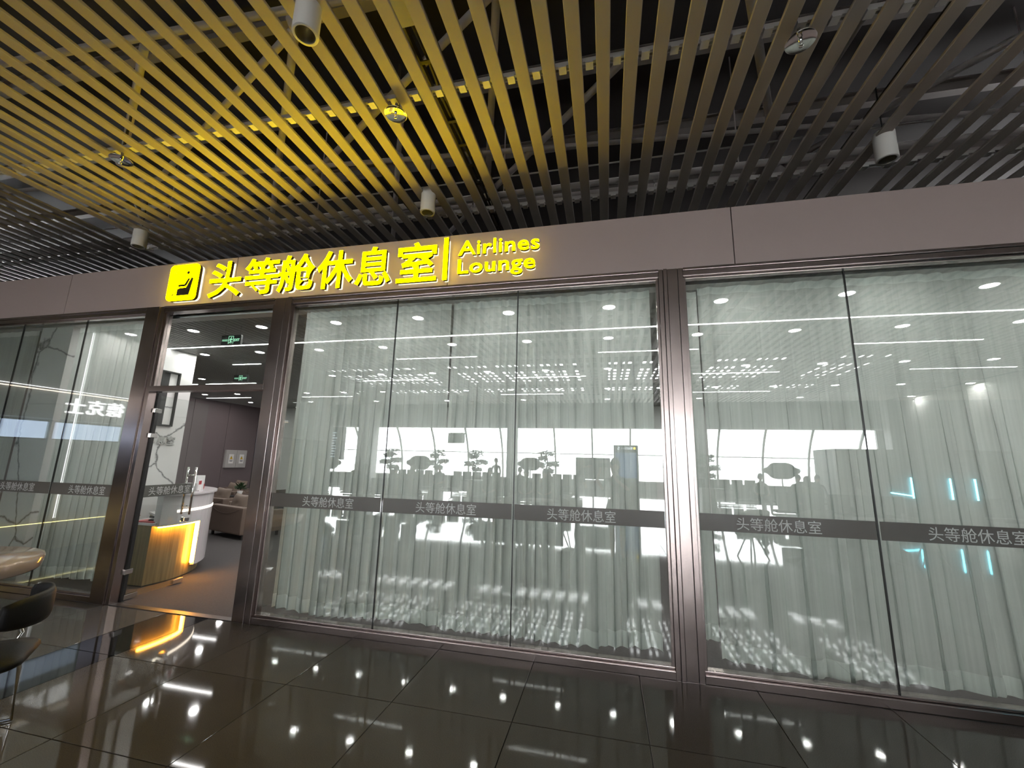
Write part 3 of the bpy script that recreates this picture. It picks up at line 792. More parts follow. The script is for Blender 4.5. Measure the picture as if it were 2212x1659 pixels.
# wall niche frame and chrome characters on the marble
fr = empty('wall_frame', (-6.98, 1.51, 2.03)); tag(fr, 'tall narrow black framed mirror panel on the white marble wall', 'frame')
b = MB()
b.box(0, .05, -.145, -.12, 0, .89); b.box(0, .05, .12, .145, 0, .89); b.box(0, .05, -.12, .12, 0, .025); b.box(0, .05, -.12, .12, .865, .89); b.build('frame_border', M['blk'], fr)
box('dark_panel', 0, .012, -.12, .0, .025, .865, mat('smoked_panel', (.05,.05,.05), .2), fr); box('pale_panel', 0, .012, .0, .12, .025, .865, M['marble'], fr)
ms = empty('marble_lettering', (-6.98, .86, 1.735)); tag(ms, 'silver characters mounted on the white marble wall behind the reception', 'sign')
for i, c in enumerate(CHN):
    me = glyph(c, 0, .13, 0, .14, .02, 0, .03)
    for v in me.vertices: v.co = Vector((-v.co.y + .006, v.co.x, v.co.z))
    link('character', me, M['chrome'], ms, (0, .153*i, 0))

# electrical cabinet with notices
cb = empty('wall_cabinet', (-12.2, 7.97, 1.18)); tag(cb, 'pale double-door wall cabinet with two warning notices on the mauve wall', 'cabinet')
box('cabinet_body', 0, .06, -.40, .40, 0, .58, mat('cabinet_beige', (.42,.40,.39), .5), cb)
for s in (-1, 1):
    dd = box('cabinet_door', .062, .08, (-.395 if s < 0 else .005), (-.005 if s < 0 else .395), .005, .575, bpy.data.materials['cabinet_beige'], cb, .002)
    c0 = -.2 if s < 0 else .2
    nt_ = box('notice_sheet', .081, .083, c0-.09, c0+.09, .14, .44, M['white'], None); nt_.parent = dd
    b = MB(); b.prism([(c0-.06, .28), (c0+.06, .28), (c0, .39)], .083, .0845, 'x'); tri = b.build('warning_triangle', mat('warning_yellow', (.75,.5,.02), .5), None); tri.parent = dd
    b = MB(); b.prism([(c0-.012,.30),(c0+.012,.30),(c0+.004,.36),(c0+.016,.36),(c0-.008,.375),(c0-.004,.33)], .085, .086, 'x'); b.box(.0835,.085,c0-.06,c0+.06,.235,.25); b.box(.0835,.085,c0-.05,c0+.05,.205,.22); q = b.build('printed_marks', M['blk'], None); q.parent = dd

# reception desk
rd = empty('reception_desk', (-5.9, 1.0, 0)); tag(rd, 'curved oak reception desk with white shell and glowing amber edge light', 'reception desk')
def arc_plan(off=0.0, n=18, t0=0.0, t1=1.0):
    """front line of the desk in plan from the near corner to the rear, offset outward"""
    c = [(-5.49, .50), (-5.47, .78), (-5.53, 1.05), (-5.68, 1.33), (-5.93, 1.58), (-6.25, 1.75), (-6.6, 1.83)]
    pts = []
    m = len(c)
    for i in range(n+1):
        t = (t0 + (t1-t0)*i/n)*(m-1); k = min(m-2, int(t)); f = t-k
        p0 = Vector(c[max(0,k-1)]); p1 = Vector(c[k]); p2 = Vector(c[k+1]); p3 = Vector(c[min(m-1,k+2)])
        p = .5*((2*p1) + (p2-p0)*f + (2*p0-5*p1+4*p2-p3)*f*f + (3*p1-p0-3*p2+p3)*f**3)
        d = .5*((p2-p0) + 2*(2*p0-5*p1+4*p2-p3)*f + 3*(3*p1-p0-3*p2+p3)*f*f)
        d.normalize(); nrm = Vector((d.y, -d.x)); pts.append(p + nrm*off)
    return pts
def shell(name, o0, o1, z0, z1, m, t0=0, t1=1, n=18, zf=None, par=None):
    A = arc_plan(o0, n, t0, t1); B = arc_plan(o1, n, t0, t1); vs = []; fs = []
    for i in range(n+1):
        zl = zf(i/n) if zf else z0
        vs += [(A[i].x, A[i].y, zl), (B[i].x, B[i].y, zl), (B[i].x, B[i].y, z1), (A[i].x, A[i].y, z1)]
    for i in range(n):
        for k in range(4): fs.append((4*i+k, 4*i+(k+1)%4, 4*i+4+(k+1)%4, 4*i+4+k))
    fs += [(0,1,2,3), (4*n+3,4*n+2,4*n+1,4*n)]
    o = MB().add(vs, fs).build(name, m); rel(o, par or rd); return o
# wooden body
A = arc_plan(-.0, 18); poly = [(p.x, p.y) for p in A] + [(-6.6, 1.3), (-6.2, 1.1), (-5.98, .85), (-5.84, .5)]
rel(MB().prism(poly, .02, .715, 'z').build('oak_body', M['wood']), rd)
rel(MB().prism([(p[0], p[1]) for p in poly], .0, .02, 'z').build('plinth', M['blk']), rd)
# low white work top behind, high white counter
lowp = [(-5.44, .485)] + [(p.x, p.y) for p in arc_plan(-.05, 10)][1:] + [(-6.6, 1.28), (-6.2, 1.08), (-6.0, .84), (-5.86, .485)]
rel(MB().prism(lowp, .715, .745, 'z').build('work_top', M['lacquer'], bevel=.004), rd)
# white shell: covers the upper front and, further along, drops almost to the floor
shell('white_shell_upper', .03, .075, .70, 1.06, M['lacquer'], .03, 1)
shell('white_shell_lower', .03, .075, .13, .70, M['lacquer'], .36, 1)
shell('shell_end_panel', -.04, .03, .70, 1.06, M['lacquer'], .03, .10, 2)
cp = [(p.x, p.y) for p in arc_plan(.11, 18, .02, 1)] + [(p.x, p.y) for p in arc_plan(-.20, 18, .02, 1)][::-1]
rel(MB().prism(cp, 1.06, 1.09, 'z').build('counter_top', M['lacquer'], bevel=.006), rd)
shell('white_light_line', .074, .079, .855, .885, M['warm2'], .13, .98)
shell('amber_light_strip', .032, .062, .684, .698, M['warm'], .04, .34)
q = shell('amber_light_strip', .032, .062, .16, .69, M['warm'], .348, .357, 2)
# things on the desk
def onrd(o): return o
pb = empty('brochure_stand', (-5.70, 1.22, 1.09), 2.3); tag(pb, 'red and white standing card on the white reception counter', 'card stand')
MB().prism([(-.05,0),(.05,0),(0,.20)], -.05, .05, 'y')
b = MB(); b.prism([(-.055,0),(-.05,0),(.0,.21),(-.005,.21)], -.055, .055, 'y'); b.prism([(.055,0),(.05,0),(.0,.21),(.005,.21)], -.055, .055, 'y'); b.build('card_board', M['white'], pb)
b = MB(); b.prism([(.057,.11),(.0575,.11),(.014,.195),(.0135,.195)], -.045, .045, 'y')
red = mat('red_print', (.45,.05,.06), .5)
box('red_panel', -.04, .04, -.0575, -.056, .02, .09, red, pb)
o = MB().add([(.058,-.045,.01),(.058,.045,.01),(.014,.045,.185),(.014,-.045,.185)], [(0,1,2,3)]).build('red_panel', red, pb)
mo = empty('tissue_box', (-5.62, .98, 1.09), 1.9); tag(mo, 'white box with small printed label on the reception counter', 'box')
box('box_body', -.12, .12, -.05, .05, 0, .11, M['white'], mo, .004); box('printed_label', -.05, .03, -.0515, -.0502, .04, .065, M['blk'], mo)
lo = empty('leaflet_holder', (-5.58, 1.12, 1.09), 2.0); tag(lo, 'clear holder with white leaflet standing between box and red card', 'leaflet holder')
box('leaflet', -.05, .05, -.004, .0, .01, .16, M['white'], lo); box('holder_base', -.055, .055, -.03, .03, 0, .012, M['lacquer'], lo); box('printed_picture', -.035, .035, -.0055, -.0042, .09, .14, red, lo)
mon = empty('desk_monitor', (-6.1, 1.15, .745), 2.2); tag(mon, 'black monitor on the work top behind the counter', 'monitor')
box('screen_panel', -.24, .24, -.015, .015, .10, .40, M['blk'], mon, .004); box('stand', -.02, .02, -.01, .03, 0, .12, M['blk'], mon); box('foot', -.1, .1, -.07, .07, 0, .01, M['blk'], mon)
tel = empty('desk_phone', (-5.62, .62, .745), .2); tag(tel, 'black device on a red folder at the near end of the desk', 'telephone')
MB().prism([(-.04,.012),(.06,.012),(.06,.05),(-.04,.025)], -.045, .045, 'x').build('phone_body', M['blk'], tel); box('handset', -.05, .05, -.03, -.005, .045, .065, M['blk'], tel, .006)
fo = box('red_folder', -5.80, -5.50, .51, .70, .745, .757, red, bevel=.002); tag(fo, 'red folder lying at the near edge of the work top', 'folder')
pa = empty('paper_stack', (-5.72, .86, .745), .4); tag(pa, 'stack of papers on the reception work top', 'papers')
for i in range(4): 
    o = box('sheet', -.10, .10, -.14, .14, .001+.004*i, .004+.004*i, M['white'] if i % 2 else mat('paper_cream', (.55,.42,.28), .7), pa); o.rotation_euler = (0, 0, .15*i)

# ---------------- armchairs and sofa
def armchair(loc, rz, lab, w=.8, n_pil=1):
    t = empty('armchair', loc, rz); tag(t, lab, 'armchair', 'taupe leather lounge armchairs')
    h = w/2
    box('seat_base', -h+.1, h-.1, -.35, .38, .12, .36, M['leather'], t, .02)
    box('seat_cushion', -h+.13, h-.13, -.25, .42, .36, .46, M['leather'], t, .035)
    box('backrest', -h, h, -.46, -.30, .10, .60, M['leather'], t, .03)
    b = MB(); pts = [(-h*.8 + 1.6*h*i/14, -.466, -.466*0 + .56 - .10*math.sin(PI*i/14)) for i in range(15)]; b.tube(pts, .0035, 6); b.build('back_seam', M['leather_dark'], t)
    for s in (-1, 1): box('armrest', s*h - (.13 if s > 0 else 0), s*h + (.13 if s < 0 else 0), -.30, .40, .10, .52, M['leather'], t, .025)
    for i in range(n_pil):
        cx = (i - (n_pil-1)/2)*.5
        nn = 14; vs = []; 
        for side in (-1, 1):
            for a in range(nn+1):
                for c in range(nn+1):
                    u = a/nn*2-1; v_ = c/nn*2-1
                    k = (1-abs(u)**2.6)*(1-abs(v_)**2.6)
                    pin = 1-.08*(abs(u)**3*(1-abs(v_)) + abs(v_)**3*(1-abs(u)))
                    vs.append((u*.27*pin, side*(.075*max(k,0)**.5) * (1-.28*math.exp(-((u)**2+(v_)**2)*18)), v_*.20*pin))
        m_ = (nn+1)**2
        fs = [(s*m_+a*(nn+1)+c, s*m_+(a+1)*(nn+1)+c, s*m_+(a+1)*(nn+1)+c+1, s*m_+a*(nn+1)+c+1) for s in (0,1) for a in range(nn) for c in range(nn)]
        p = MB().add(vs, fs, True).build('pillow', M['pillow'], t); p.location = (cx, -.20, .62); p.rotation_euler = (-.22, .05*(-1)**i, 0)
    b = MB()
    for sx_ in (-1, 1):
        for sy_ in (-.36, .32): b.box(sx_*(h-.09)-.02, sx_*(h-.09)+.02, sy_-.02, sy_+.02, 0, .12)
    b.build('feet', M['blk'], t)
    return t
armchair((-7.25, 3.75, 0), -.29+.0, 'large taupe leather armchair nearest the reception desk, its back to the door', 1.25, 1)
armchair((-8.95, 4.9, 0), -.2, 'taupe armchair behind the large one, second from the doorway', .95)
armchair((-10.35, 6.55, 0), -.2, 'taupe armchair third from the doorway below the wall cabinet', .9)
armchair((-10.5, 5.0, 0), -.2, 'taupe armchair half hidden by the reception counter', .9)
armchair((-11.2, 7.6, 0), -.2, 'furthest taupe armchair against the mauve wall', .9)
fl = empty('potted_plant', (-9.55, 5.75, 0)); tag(fl, 'small dark leafy plant on a side table between the armchairs', 'plant')
b = MB(); b.lathe([(.2,.0),(.03,.02),(.03,.5),(.25,.52),(.25,.54),(.001,.54)], 20); b.build('side_table', M['blk'], fl)
b = MB(); b.lathe([(.04,.54),(.07,.66),(.065,.66),(.001,.64)], 16); b.build('pot', M['white'], fl)
b = MB(); r_ = random.Random(4)
for i in range(70):
    a = r_.uniform(0, 2*PI); e = r_.uniform(.1, 1.4); R = r_.uniform(.1,.2); p = Vector((math.cos(a)*math.cos(e), math.sin(a)*math.cos(e), math.sin(e)))*R + Vector((0,0,.68)); q = Vector((-math.sin(a), math.cos(a), 0))*.025
    t_ = p + Vector((math.cos(a)*.05, math.sin(a)*.05, .03)); b.add([Vector((0,0,.66)).lerp(p,.6)-q*.3, p-q, t_, p+q], [(0,1,2,3)])
b.build('foliage', M['leaf'], fl)
#--PEOPLE--
# ================================================================== foreground table and chair
tb = empty('round_table', (-4.96, -1.52, 0)); tag(tb, 'round pale pinkish stone-topped table with a thick rim by the glass', 'table')
M['stone'] = mat('pale_stone', (.46,.36,.32), .12, noise=(6,.08), coat=.3)
MB().lathe([(.001,.76),(.60,.76),(.618,.752),(.625,.74),(.615,.665),(.60,.65),(.001,.65)], 64).build('table_top', M['stone'], tb)
MB().lathe([(.04,.02),(.04,.65)], 24).build('pedestal', M['chrome'], tb)
MB().lathe([(.001,0),(.30,0),(.30,.012),(.06,.03),(.04,.04)], 40).build('base_plate', M['chrome'], tb)
ch = empty('leather_chair', (-3.42, -1.93, 0), 0.55); tag(ch, 'black leather chair with chrome frame at the left edge, partly cut off', 'chair')
def padded(name, pts_fn, parent, m): pass
# seat: rounded pad
def pad(name, w, d, z0, z1, r, m, parent, dish=0.0):
    pts = rrect(-w/2, w/2, -d/2, d/2, r, 6); b = MB(); n = len(pts)
    lv = [(.90, z0), (.98, z0+.012), (1.0, (z0+z1)/2), (.985, z1-.012), (.93, z1), (.6, z1+dish), (.3, z1+dish*1.3)]
    vs = [(x*k, y*k, z) for k, z in lv for x, y in pts]
    fs = [(i*n+j, i*n+(j+1)%n, (i+1)*n+(j+1)%n, (i+1)*n+j) for i in range(len(lv)-1) for j in range(n)]
    fs.append(tuple(range(n))[::-1]); fs.append(tuple((len(lv)-1)*n+j for j in range(n)))
    return b.add(vs, fs, True).build(name, m, parent)
pad('seat', .46, .46, .425, .475, .10, M['blkleather'], ch, .006)
def curved_back():
    vs = []; n = 20; R = .31
    prof = [(-.012, 0), (-.02,.03), (-.02,.13), (-.008,.165), (.008,.165), (.02,.13), (.02,.03), (.012,0)]
    for i in range(n+1):
        a = math.radians(-52 + 104*i/n); e = 1 - .28*abs(i/n*2-1)**4
        for dr, z in prof:
            r = R + dr; vs.append((r*math.sin(a), -r*math.cos(a)+.06, .63 + (z-.08)*e + .08))
    m_ = len(prof); fs = [(i*m_+k, i*m_+(k+1)%m_, (i+1)*m_+(k+1)%m_, (i+1)*m_+k) for i in range(n) for k in range(m_)]
    fs += [tuple(range(m_)), tuple(n*m_+k for k in range(m_))[::-1]]
    return MB().add(vs, fs, True).build('backrest', M['blkleather'], ch)
br = curved_back()
b = MB()
for s in (-1, 1):
    b.tube([(s*.20, -.1, .44), (s*.235, -.12, .50), (s*.255, -.05, .66)], .009, 10)
    b.tube([(s*.20, -.12, .435), (s*.235, -.14, .30), (s*.25, -.15, .012), (s*.25, .20, .012), (s*.235, .20, .012), (s*.20, .17, .435)], .011, 10)
b.tube([(-.20, 0, .425), (.20, 0, .425)], .010, 8); b.build('chrome_frame', M['chrome'], ch)
# the backrest faces the table: the open side is toward it
ch.rotation_euler[2] = 2.4

# ================================================================== the concourse behind the camera (seen mirrored in the panes)
wk = empty('wall_back_1'); tag(wk, kind='structure')
WY = -24.5; SILL = .46; WT = 3.88
box('sill_wall', -40, 30, WY-.15, WY, 0, SILL, M['wallgrey'], wk)
box('bulkhead', -40, 30, WY-.15, WY+.02, WT+.12, RZ, M['bulk'], wk)
box('bulkhead_lower_edge', -40, 30, WY-.6, WY, WT+.10, WT+.14, M['mull'], wk)
ends = box('end_wall', 15.4, 30, WY-.15, WY, SILL, WT+.12, M['wallgrey'], wk)
box('skylight_blocker', -40, 30, WY, -22.7, 5.9, 5.95, M['bulk'], wk)  # panel added to block the rear skylight's bright streaks in the floor reflection
box('end_wall', -40, -20.6, WY-.15, WY, SILL, WT+.12, M['wallgrey'], wk)
wr2 = box('wall_right_1', 19, 19.2, -25.2, 0, 0, RZ, M['wallgrey']); tag(wr2, kind='structure')
wl2 = box('wall_left_2', -24.2, -24, -25.2, 0, 0, RZ, M['wallgrey']); tag(wl2, kind='structure')
w4 = empty('window_4'); tag(w4, kind='structure')
def barrel(z):    # the glazing bows outward at the bottom and leans inward at the top
    t = (z - SILL)/(WT - SILL); return WY - .1 + 1.25*t**2.4
mx_ = [-20.3, -18.0, -14.62, -12.0, -9.5, -7.0, -3.33, -.87, 1.53, 4.3, 6.74, 9.28, 11.75, 14.3]
for x in mx_:
    pts = [(x, barrel(SILL + (WT-SILL)*i/10), SILL + (WT-SILL)*i/10) for i in range(11)]
    b = MB(); vs = []; 
    for (px, py, pz) in pts: vs += [(px-.055, py, pz), (px+.055, py, pz), (px+.055, py-.14, pz), (px-.055, py-.14, pz)]
    fs = [(4*i+k, 4*i+(k+1)%4, 4*i+4+(k+1)%4, 4*i+4+k) for i in range(10) for k in range(4)]
    b.add(vs, fs).build('window_rib', M['mull'], w4)
for z, h_ in ((.5, .05), (2.2, .03), (WT-.02, .05)):
    box('transom_rail', -20.6, 15.4, barrel(z)-.1, barrel(z), z-h_, z+h_, M['mull'], w4)
for a, c in zip(mx_[:-1], mx_[1:]):
    for z0, z1 in ((SILL, 2.2), (2.2, WT)):
        n = 5; vs = []
        for i in range(n+1):
            z = z0 + (z1-z0)*i/n; vs += [(a+.05, barrel(z)-.05, z), (c-.05, barrel(z)-.05, z), (c-.05, barrel(z)-.062, z), (a+.05, barrel(z)-.062, z)]
        fs = [(4*i+k, 4*i+(k+1)%4, 4*i+4+(k+1)%4, 4*i+4+k) for i in range(n) for k in range(4)] + [(0,1,2,3), (4*n+3,4*n+2,4*n+1,4*n)]
        MB().add(vs, fs).build('window_pane', M['win_glass'], w4)
cols = empty('trim_2'); tag(cols, kind='structure')
for x, r in ((-16.6, .62), (-6.0, .34), (5.1, .75), (15.6, .5)):
    box('column', x-r, x+r, -23.0-r*.6, -23.0+r*.6, 0, RZ, M['wallgrey'], cols, .05)
# outside: apron, treeline
ap = box('apron', -400, 400, -500, -25.3, -1.2, -1.0, M['apron']); tag(ap, kind='structure')
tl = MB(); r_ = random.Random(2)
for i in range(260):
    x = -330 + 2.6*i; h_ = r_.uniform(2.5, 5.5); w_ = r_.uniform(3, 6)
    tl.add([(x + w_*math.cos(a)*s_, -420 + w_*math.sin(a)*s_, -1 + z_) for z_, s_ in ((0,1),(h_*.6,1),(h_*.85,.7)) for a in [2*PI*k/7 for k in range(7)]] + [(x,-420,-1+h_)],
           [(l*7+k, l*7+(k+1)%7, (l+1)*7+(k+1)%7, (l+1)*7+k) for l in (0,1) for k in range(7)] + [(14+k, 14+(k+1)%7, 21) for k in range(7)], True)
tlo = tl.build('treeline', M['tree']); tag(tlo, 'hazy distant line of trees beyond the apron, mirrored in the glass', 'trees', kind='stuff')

# bonsai on planters
def bonsai(x, y, s, seed, lab):
    t = empty('potted_bonsai', (x, y, 0)); tag(t, lab, 'plant', 'cloud-pruned potted trees along the windows')
    b = MB(); b.prism(rrect(-.32, .32, -.32, .32, .05), 0, .62, 'z'); b.build('planter', M['pot'], t)
    r = random.Random(seed); b = MB()
    H_ = 2.05*s; pts = [(0,0,.6), (.05,.02,.9), (-.05,0,1.2), (.06,-.02,1.55), (0,0,H_-.1)]; b.tube(pts, [.06,.05,.045,.035,.02], 8)
    cl = [(0,0,H_-.12,.36), (-.32,.05,1.42,.24), (.32,-.05,1.5,.26), (.12,.1,1.15,.22), (-.2,-.1,1.78,.22)]
    for c in cl: b.tube([(0,0,c[2]-.2), (c[0],c[1],c[2]-.03)], [.025,.012], 6)
    b.build('trunk', M['trunk'], t); f = MB()
    for (cx, cy, cz, rr) in cl:
        for i in range(110):
            a = r.uniform(0, 2*PI); q = r.random()**.5*rr*1.15; z = cz + r.uniform(-.6,1)*.55*rr
            p = Vector((cx+q*math.cos(a), cy+q*math.sin(a), z)); d = Vector((r.uniform(-1,1), r.uniform(-1,1), r.uniform(-.4,.6))).normalized()*.085; e = d.cross(Vector((r.uniform(-1,1),r.uniform(-1,1),1))).normalized()*.055
            f.add([p-d, p+e, p+d, p-e], [(0,1,2,3)])
    tag(f.build('foliage', M['leaf'], t), kind='stuff')
places = [(-11.6,'by the cloud sign at the left of the middle window'), (-8.85,'right of the left cloud sign'), (-6.7,'left of the concourse column'), (-2.95,'beside the middle cloud sign'), (4.55,'at the left of the right window')]
for i, (x, w_) in enumerate(places): bonsai(x, -17.4, (1.0,1.0,1.0,1.03,1.0)[i], i, 'layered potted tree %s, mirrored' % w_)
# cloud shaped boards on posts
def cloud(x, y, w, zc, lab):
    t = empty('cloud_board', (x, y, 0)); tag(t, lab, 'sign', 'cloud-shaped boards in the concourse')
    pts = []
    for i in range(48):
        a = 2*PI*i/48; r = 1 + .10*abs(math.cos(3*a)) ; xx = math.cos(a)*r*(.5*w); zz = math.sin(a)*r*.26*w*1.12
        if abs(math.sin(a)) < .3: xx *= 1.12
        pts.append((xx, zz + zc))
    b = MB(); b.prism(pts, -.03, .03, 'y'); b.build('board', M['bulk'], t)
    b = MB(); b.prism([(p[0]*.86, (p[1]-zc)*.86+zc) for p in pts], -.036, .036, 'y'); b.build('inner_panel', M['blk'], t)
    MB().tube([(0,0,0),(0,0,zc-.2*w)], .03, 10).build('post', M['bulk'], t); box('base', -.2, .2, -.15, .15, 0, .03, M['bulk'], t)
cloud(-10.15, -18, 1.3, 1.42, 'dark cloud-shaped board, leftmost in the mirrored concourse')
cloud(-4.0, -18.6, 1.15, 1.5, 'dark cloud-shaped board beside the middle potted tree')
cloud(7.9, -18, 1.25, 1.48, 'dark cloud-shaped board right of the middle post')
cloud(-11.7, -12.3, .9, 1.38, 'dark cloud-shaped board under the flight information screen')
# information totem
it = empty('information_totem', (.88, -16, 0)); tag(it, 'tall dark gate information totem mirrored near the right end of the middle window', 'screen')
box('totem_body', -.54, .54, -.12, .12, 0, 2.46, M['blk'], it, .01); box('totem_screen', -.50, .50, .12, .128, .75, 2.42, M['screen'], it)
# faces the shop (+Y): text runs toward -X
def back_glyph(s, w0, w1, z0, z1, y, m, parent, off=0.0, name='lettering'):
    me = glyph(s, w0, w1, z0, z1, .003, 0, off)
    for v in me.vertices: v.co = Vector((-v.co.x, y - v.co.y, v.co.z))
    return link(name, me, m, parent)
scr = emis('screen_text', (.85,.93,1.0), 3.0); scy = emis('screen_yellow', (1,.8,.1), 2.5); scb = emis('screen_blue_glow', (.25,.42,.8), .35)
box('gate_icon', .33, .43, .129, .133, 2.27, 2.37, scy, it)     # world +x is left for a reader facing the totem
back_glyph('登机口', -.30, .02, 2.27, 2.37, .13, scr, it); back_glyph('GATE', .06, .20, 2.28, 2.34, .13, scr, it); back_glyph('5', .27, .37, 2.25, 2.38, .13, scr, it)
box('lit_panel', -.46, .46, .1285, .130, 1.0, 2.12, scb, it)
# flight information board hanging
fb = empty('flight_board', (-12.45, -12, 1.52)); tag(fb, 'large hanging flight information board mirrored at the left of the middle window', 'screen')
box('board_case', -1.55, 1.55, -.12, .12, 0, 1.36, M['blk'], fb, .01); box('board_screen', -1.50, 1.50, .12, .127, .04, 1.30, M['screen'], fb)
b = MB(); r_ = random.Random(5)
for j in range(10):
    for (a, c) in ((-1.35,-1.1), (-.9,-.45), (-.2,.15), (.4,.75), (1.0,1.3)):
        b.box(a, a+(c-a)*r_.uniform(.6,1), .128, .130, .10+.11*j, .145+.11*j)
tag(b.build('text_rows', emis('board_rows', (.7,.85,1), .9), fb), kind='stuff')
for x in (-1.2, 1.2): MB().tube([(x,0,1.36),(x,0,4.8)], .02, 8).build('hanger', M['blk'], fb)
hs = empty('hanging_sign', (-6.58, -14, 2.36)); tag(hs, 'small hanging rectangular sign mirrored over the left cloud sign and trees', 'sign'); hs.rotation_euler = (0,0,.25)
box('sign_body', -.42, .42, -.06, .06, 0, .46, M['bulk'], hs, .01)
for x in (-.3, .3): MB().tube([(x,0,.46),(x,0,2.4)], .012, 6).build('hanger', M['blk'], hs)
pbd = empty('display_board', (-.55, -14.5, 0)); tag(pbd, 'plain grey display board on legs left of the gate totem', 'board')
box('board', -.72, .72, -.03, .03, .95, 1.85, M['bulk'], pbd, .01)
for x in (-.6, .6): box('leg', x-.02, x+.02, -.2, .2, 0, .95, M['blk'], pbd)
# kiosk with cyan light tubes
kk = empty('snack_kiosk', (9.5, -12.5, 0)); tag(kk, 'grey kiosk with thin cyan light tubes mirrored in the right window', 'kiosk')
box('kiosk_body', -1.9, 3.2, -1.6, -.05, 0, 2.3, M['bulk'], kk, .02)
cyan = emis('cyan_tube', (.15,.8,1.0), 14)
for x in (.15, 1.2, 1.85): MB().tube([(x,.0,.75),(x,.0,1.40)], .02, 8).build('cyan_tube', cyan, kk)
MB().tube([(-.45,.0,.90),(.15,.0,.82)], .016, 8).build('cyan_tube', cyan, kk)

# seating: beams of seats and cafe pieces
def bench(x, y, n, rz, lab):
    t = empty('seat_row', (x, y, 0), rz); tag(t, lab, 'bench', 'rows of concourse seats')
    w = .6
    box('seat_beam', -n*w/2, n*w/2, -.03, .03, .30, .36, M['bulk'], t)
    for i in range(n):
        cx = (i-(n-1)/2)*w
        box('seat', cx-.26, cx+.26, -.25, .25, .40, .46, M['blkleather'], t, .02)
        q = box('backrest', cx-.26, cx+.26, -.30, -.25, .48, .95, M['blkleather'], t, .02)
    for s in (-1, 1):
        b = MB(); X_ = s*(n*w/2-.3); b.box(X_-.03, X_+.03, -.03, .03, .04, .30); b.tube([(X_,-.32,.02),(X_,0,.08),(X_,.32,.02)], .02, 6); b.build('leg', M['chrome'], t)
k = 0
for y in (-9.5, -13.0, -20.5):
    for x in (-12.0, -7.5, -2.8, 6.0, 11.0):
        k += 1
        bench(x, y, 5, 0 if k % 2 else PI, 'row of five black seats in the %s line of the concourse, %s' % ({-9.5:'nearest', -13.0:'middle', -20.5:'window-side'}[y], {-12.0:'far left', -7.5:'left', -2.8:'centre', 6.0:'right', 11.0:'far right'}[x]))
def pedestal_table(x, y, r, lab):
    t = empty('cafe_table', (x, y, 0)); tag(t, lab, 'table', 'small pedestal tables in the concourse')
    MB().lathe([(.001,.74),(r,.74),(r,.71),(.001,.71)], 32).build('table_top', M['pot'], t)
    b = MB(); b.tube([(0,0,.71),(0,0,.06)], .035, 10)
    for i in range(4):
        a = PI/4 + i*PI/2; b.tube([(0,0,.10),(math.cos(a)*.34, math.sin(a)*.34, .02)], .022, 6)
    b.build('cross_base', M['blk'], t)
pedestal_table(3.35, -4.75, .42, 'small pedestal table mirrored in the right window, nearer the post')
pedestal_table(4.7, -5.0, .45, 'small pedestal table mirrored in the right window, right of the other')
pedestal_table(-1.6, -6.2, .38, 'small pedestal table mirrored low in the middle window')
def lounge_chair(x, y, rz, lab):
    t = empty('shell_chair', (x, y, 0), rz); tag(t, lab, 'chair', 'rounded shell chairs in the concourse')
    vs = []; n = 16; m_ = 7
    for j in range(m_):
        z = .42 + .42*j/(m_-1)
        for i in range(n+1):
            a = math.radians(-115 + 230*i/n); r = .28 + .04*j/(m_-1); hh = z - (.18*(abs(i/n*2-1)**2) * (j/(m_-1)))
            vs.append((r*math.sin(a), -r*math.cos(a), hh))
    fs = [(j*(n+1)+i, j*(n+1)+i+1, (j+1)*(n+1)+i+1, (j+1)*(n+1)+i) for j in range(m_-1) for i in range(n)]
    o = MB().add(vs, fs, True).build('shell_back', M['bulk'], t); md = o.modifiers.new('thick', 'SOLIDIFY'); md.thickness = .03
    p = pad('seat', .5, .5, .38, .45, .2, M['blkleather'], t); b = MB()
    for i in range(4):
        a = PI/4 + i*PI/2; b.tube([(math.cos(a)*.08, math.sin(a)*.08, .38),(math.cos(a)*.25, math.sin(a)*.25, .0)], .014, 6)
    b.build('legs_frame', M['blk'], t)
for i, (x, y, rz, w_) in enumerate([(2.55,-4.9,1.2,'left of the nearer pedestal table'), (4.0,-5.9,2.9,'between the two pedestal tables'), (5.5,-5.3,-1.3,'at the far right of the tables'), (-2.4,-6.3,1.4,'left of the low middle table'), (-.8,-6.5,-1.4,'right of the low middle table')]):
    lounge_chair(x, y, rz, 'grey shell chair %s, mirrored' % w_)

# ---------------- restaurant front on the left of the concourse (faces +X)
rs = empty('wall_left_3'); tag(rs, kind='structure')
RX = -9.0
box('restaurant_fascia', RX-.3, RX, -8.5, -.25, 2.12, 3.3, mat('shop_grey', (.20,.20,.20), .5), rs)
box('restaurant_upper', RX-.3, RX-.1, -8.5, -.25, 3.3, 4.4, M['wallgrey'], rs)
box('restaurant_back', RX-3, RX-2.8, -8.5, -.25, 0, 3, M['wallgrey'], rs)
box('restaurant_side', RX-3, RX, -8.6, -8.5, 0, 4.4, M['wallgrey'], rs)
rsg = empty('restaurant_sign', (RX, -1.95, 2.37)); tag(rsg, 'white lit Chinese restaurant lettering mirrored in the left window', 'sign')
for i, c in enumerate('德克士'):
    me = glyph(c, 0, .27, 0, .26, .03, 0, .008)
    for v in me.vertices: v.co = Vector((-v.co.y + .01, v.co.x, v.co.z))
    link('letter', me, M['signwhite'], rsg, (0, -.34 + .305*i, -.13))
def led(name, a, b_, r, col, s, lab):
    o = MB().tube([a, b_], r, 6).build(name, emis(name+'_glow', col, s)); tag(o, lab, 'light strip')
led('led_strip', (RX+.03, -6.5, 2.56), (RX+.03, -.5, 2.58), .008, (1,.8,.6), 2, 'thin warm light line above the restaurant lettering, mirrored')
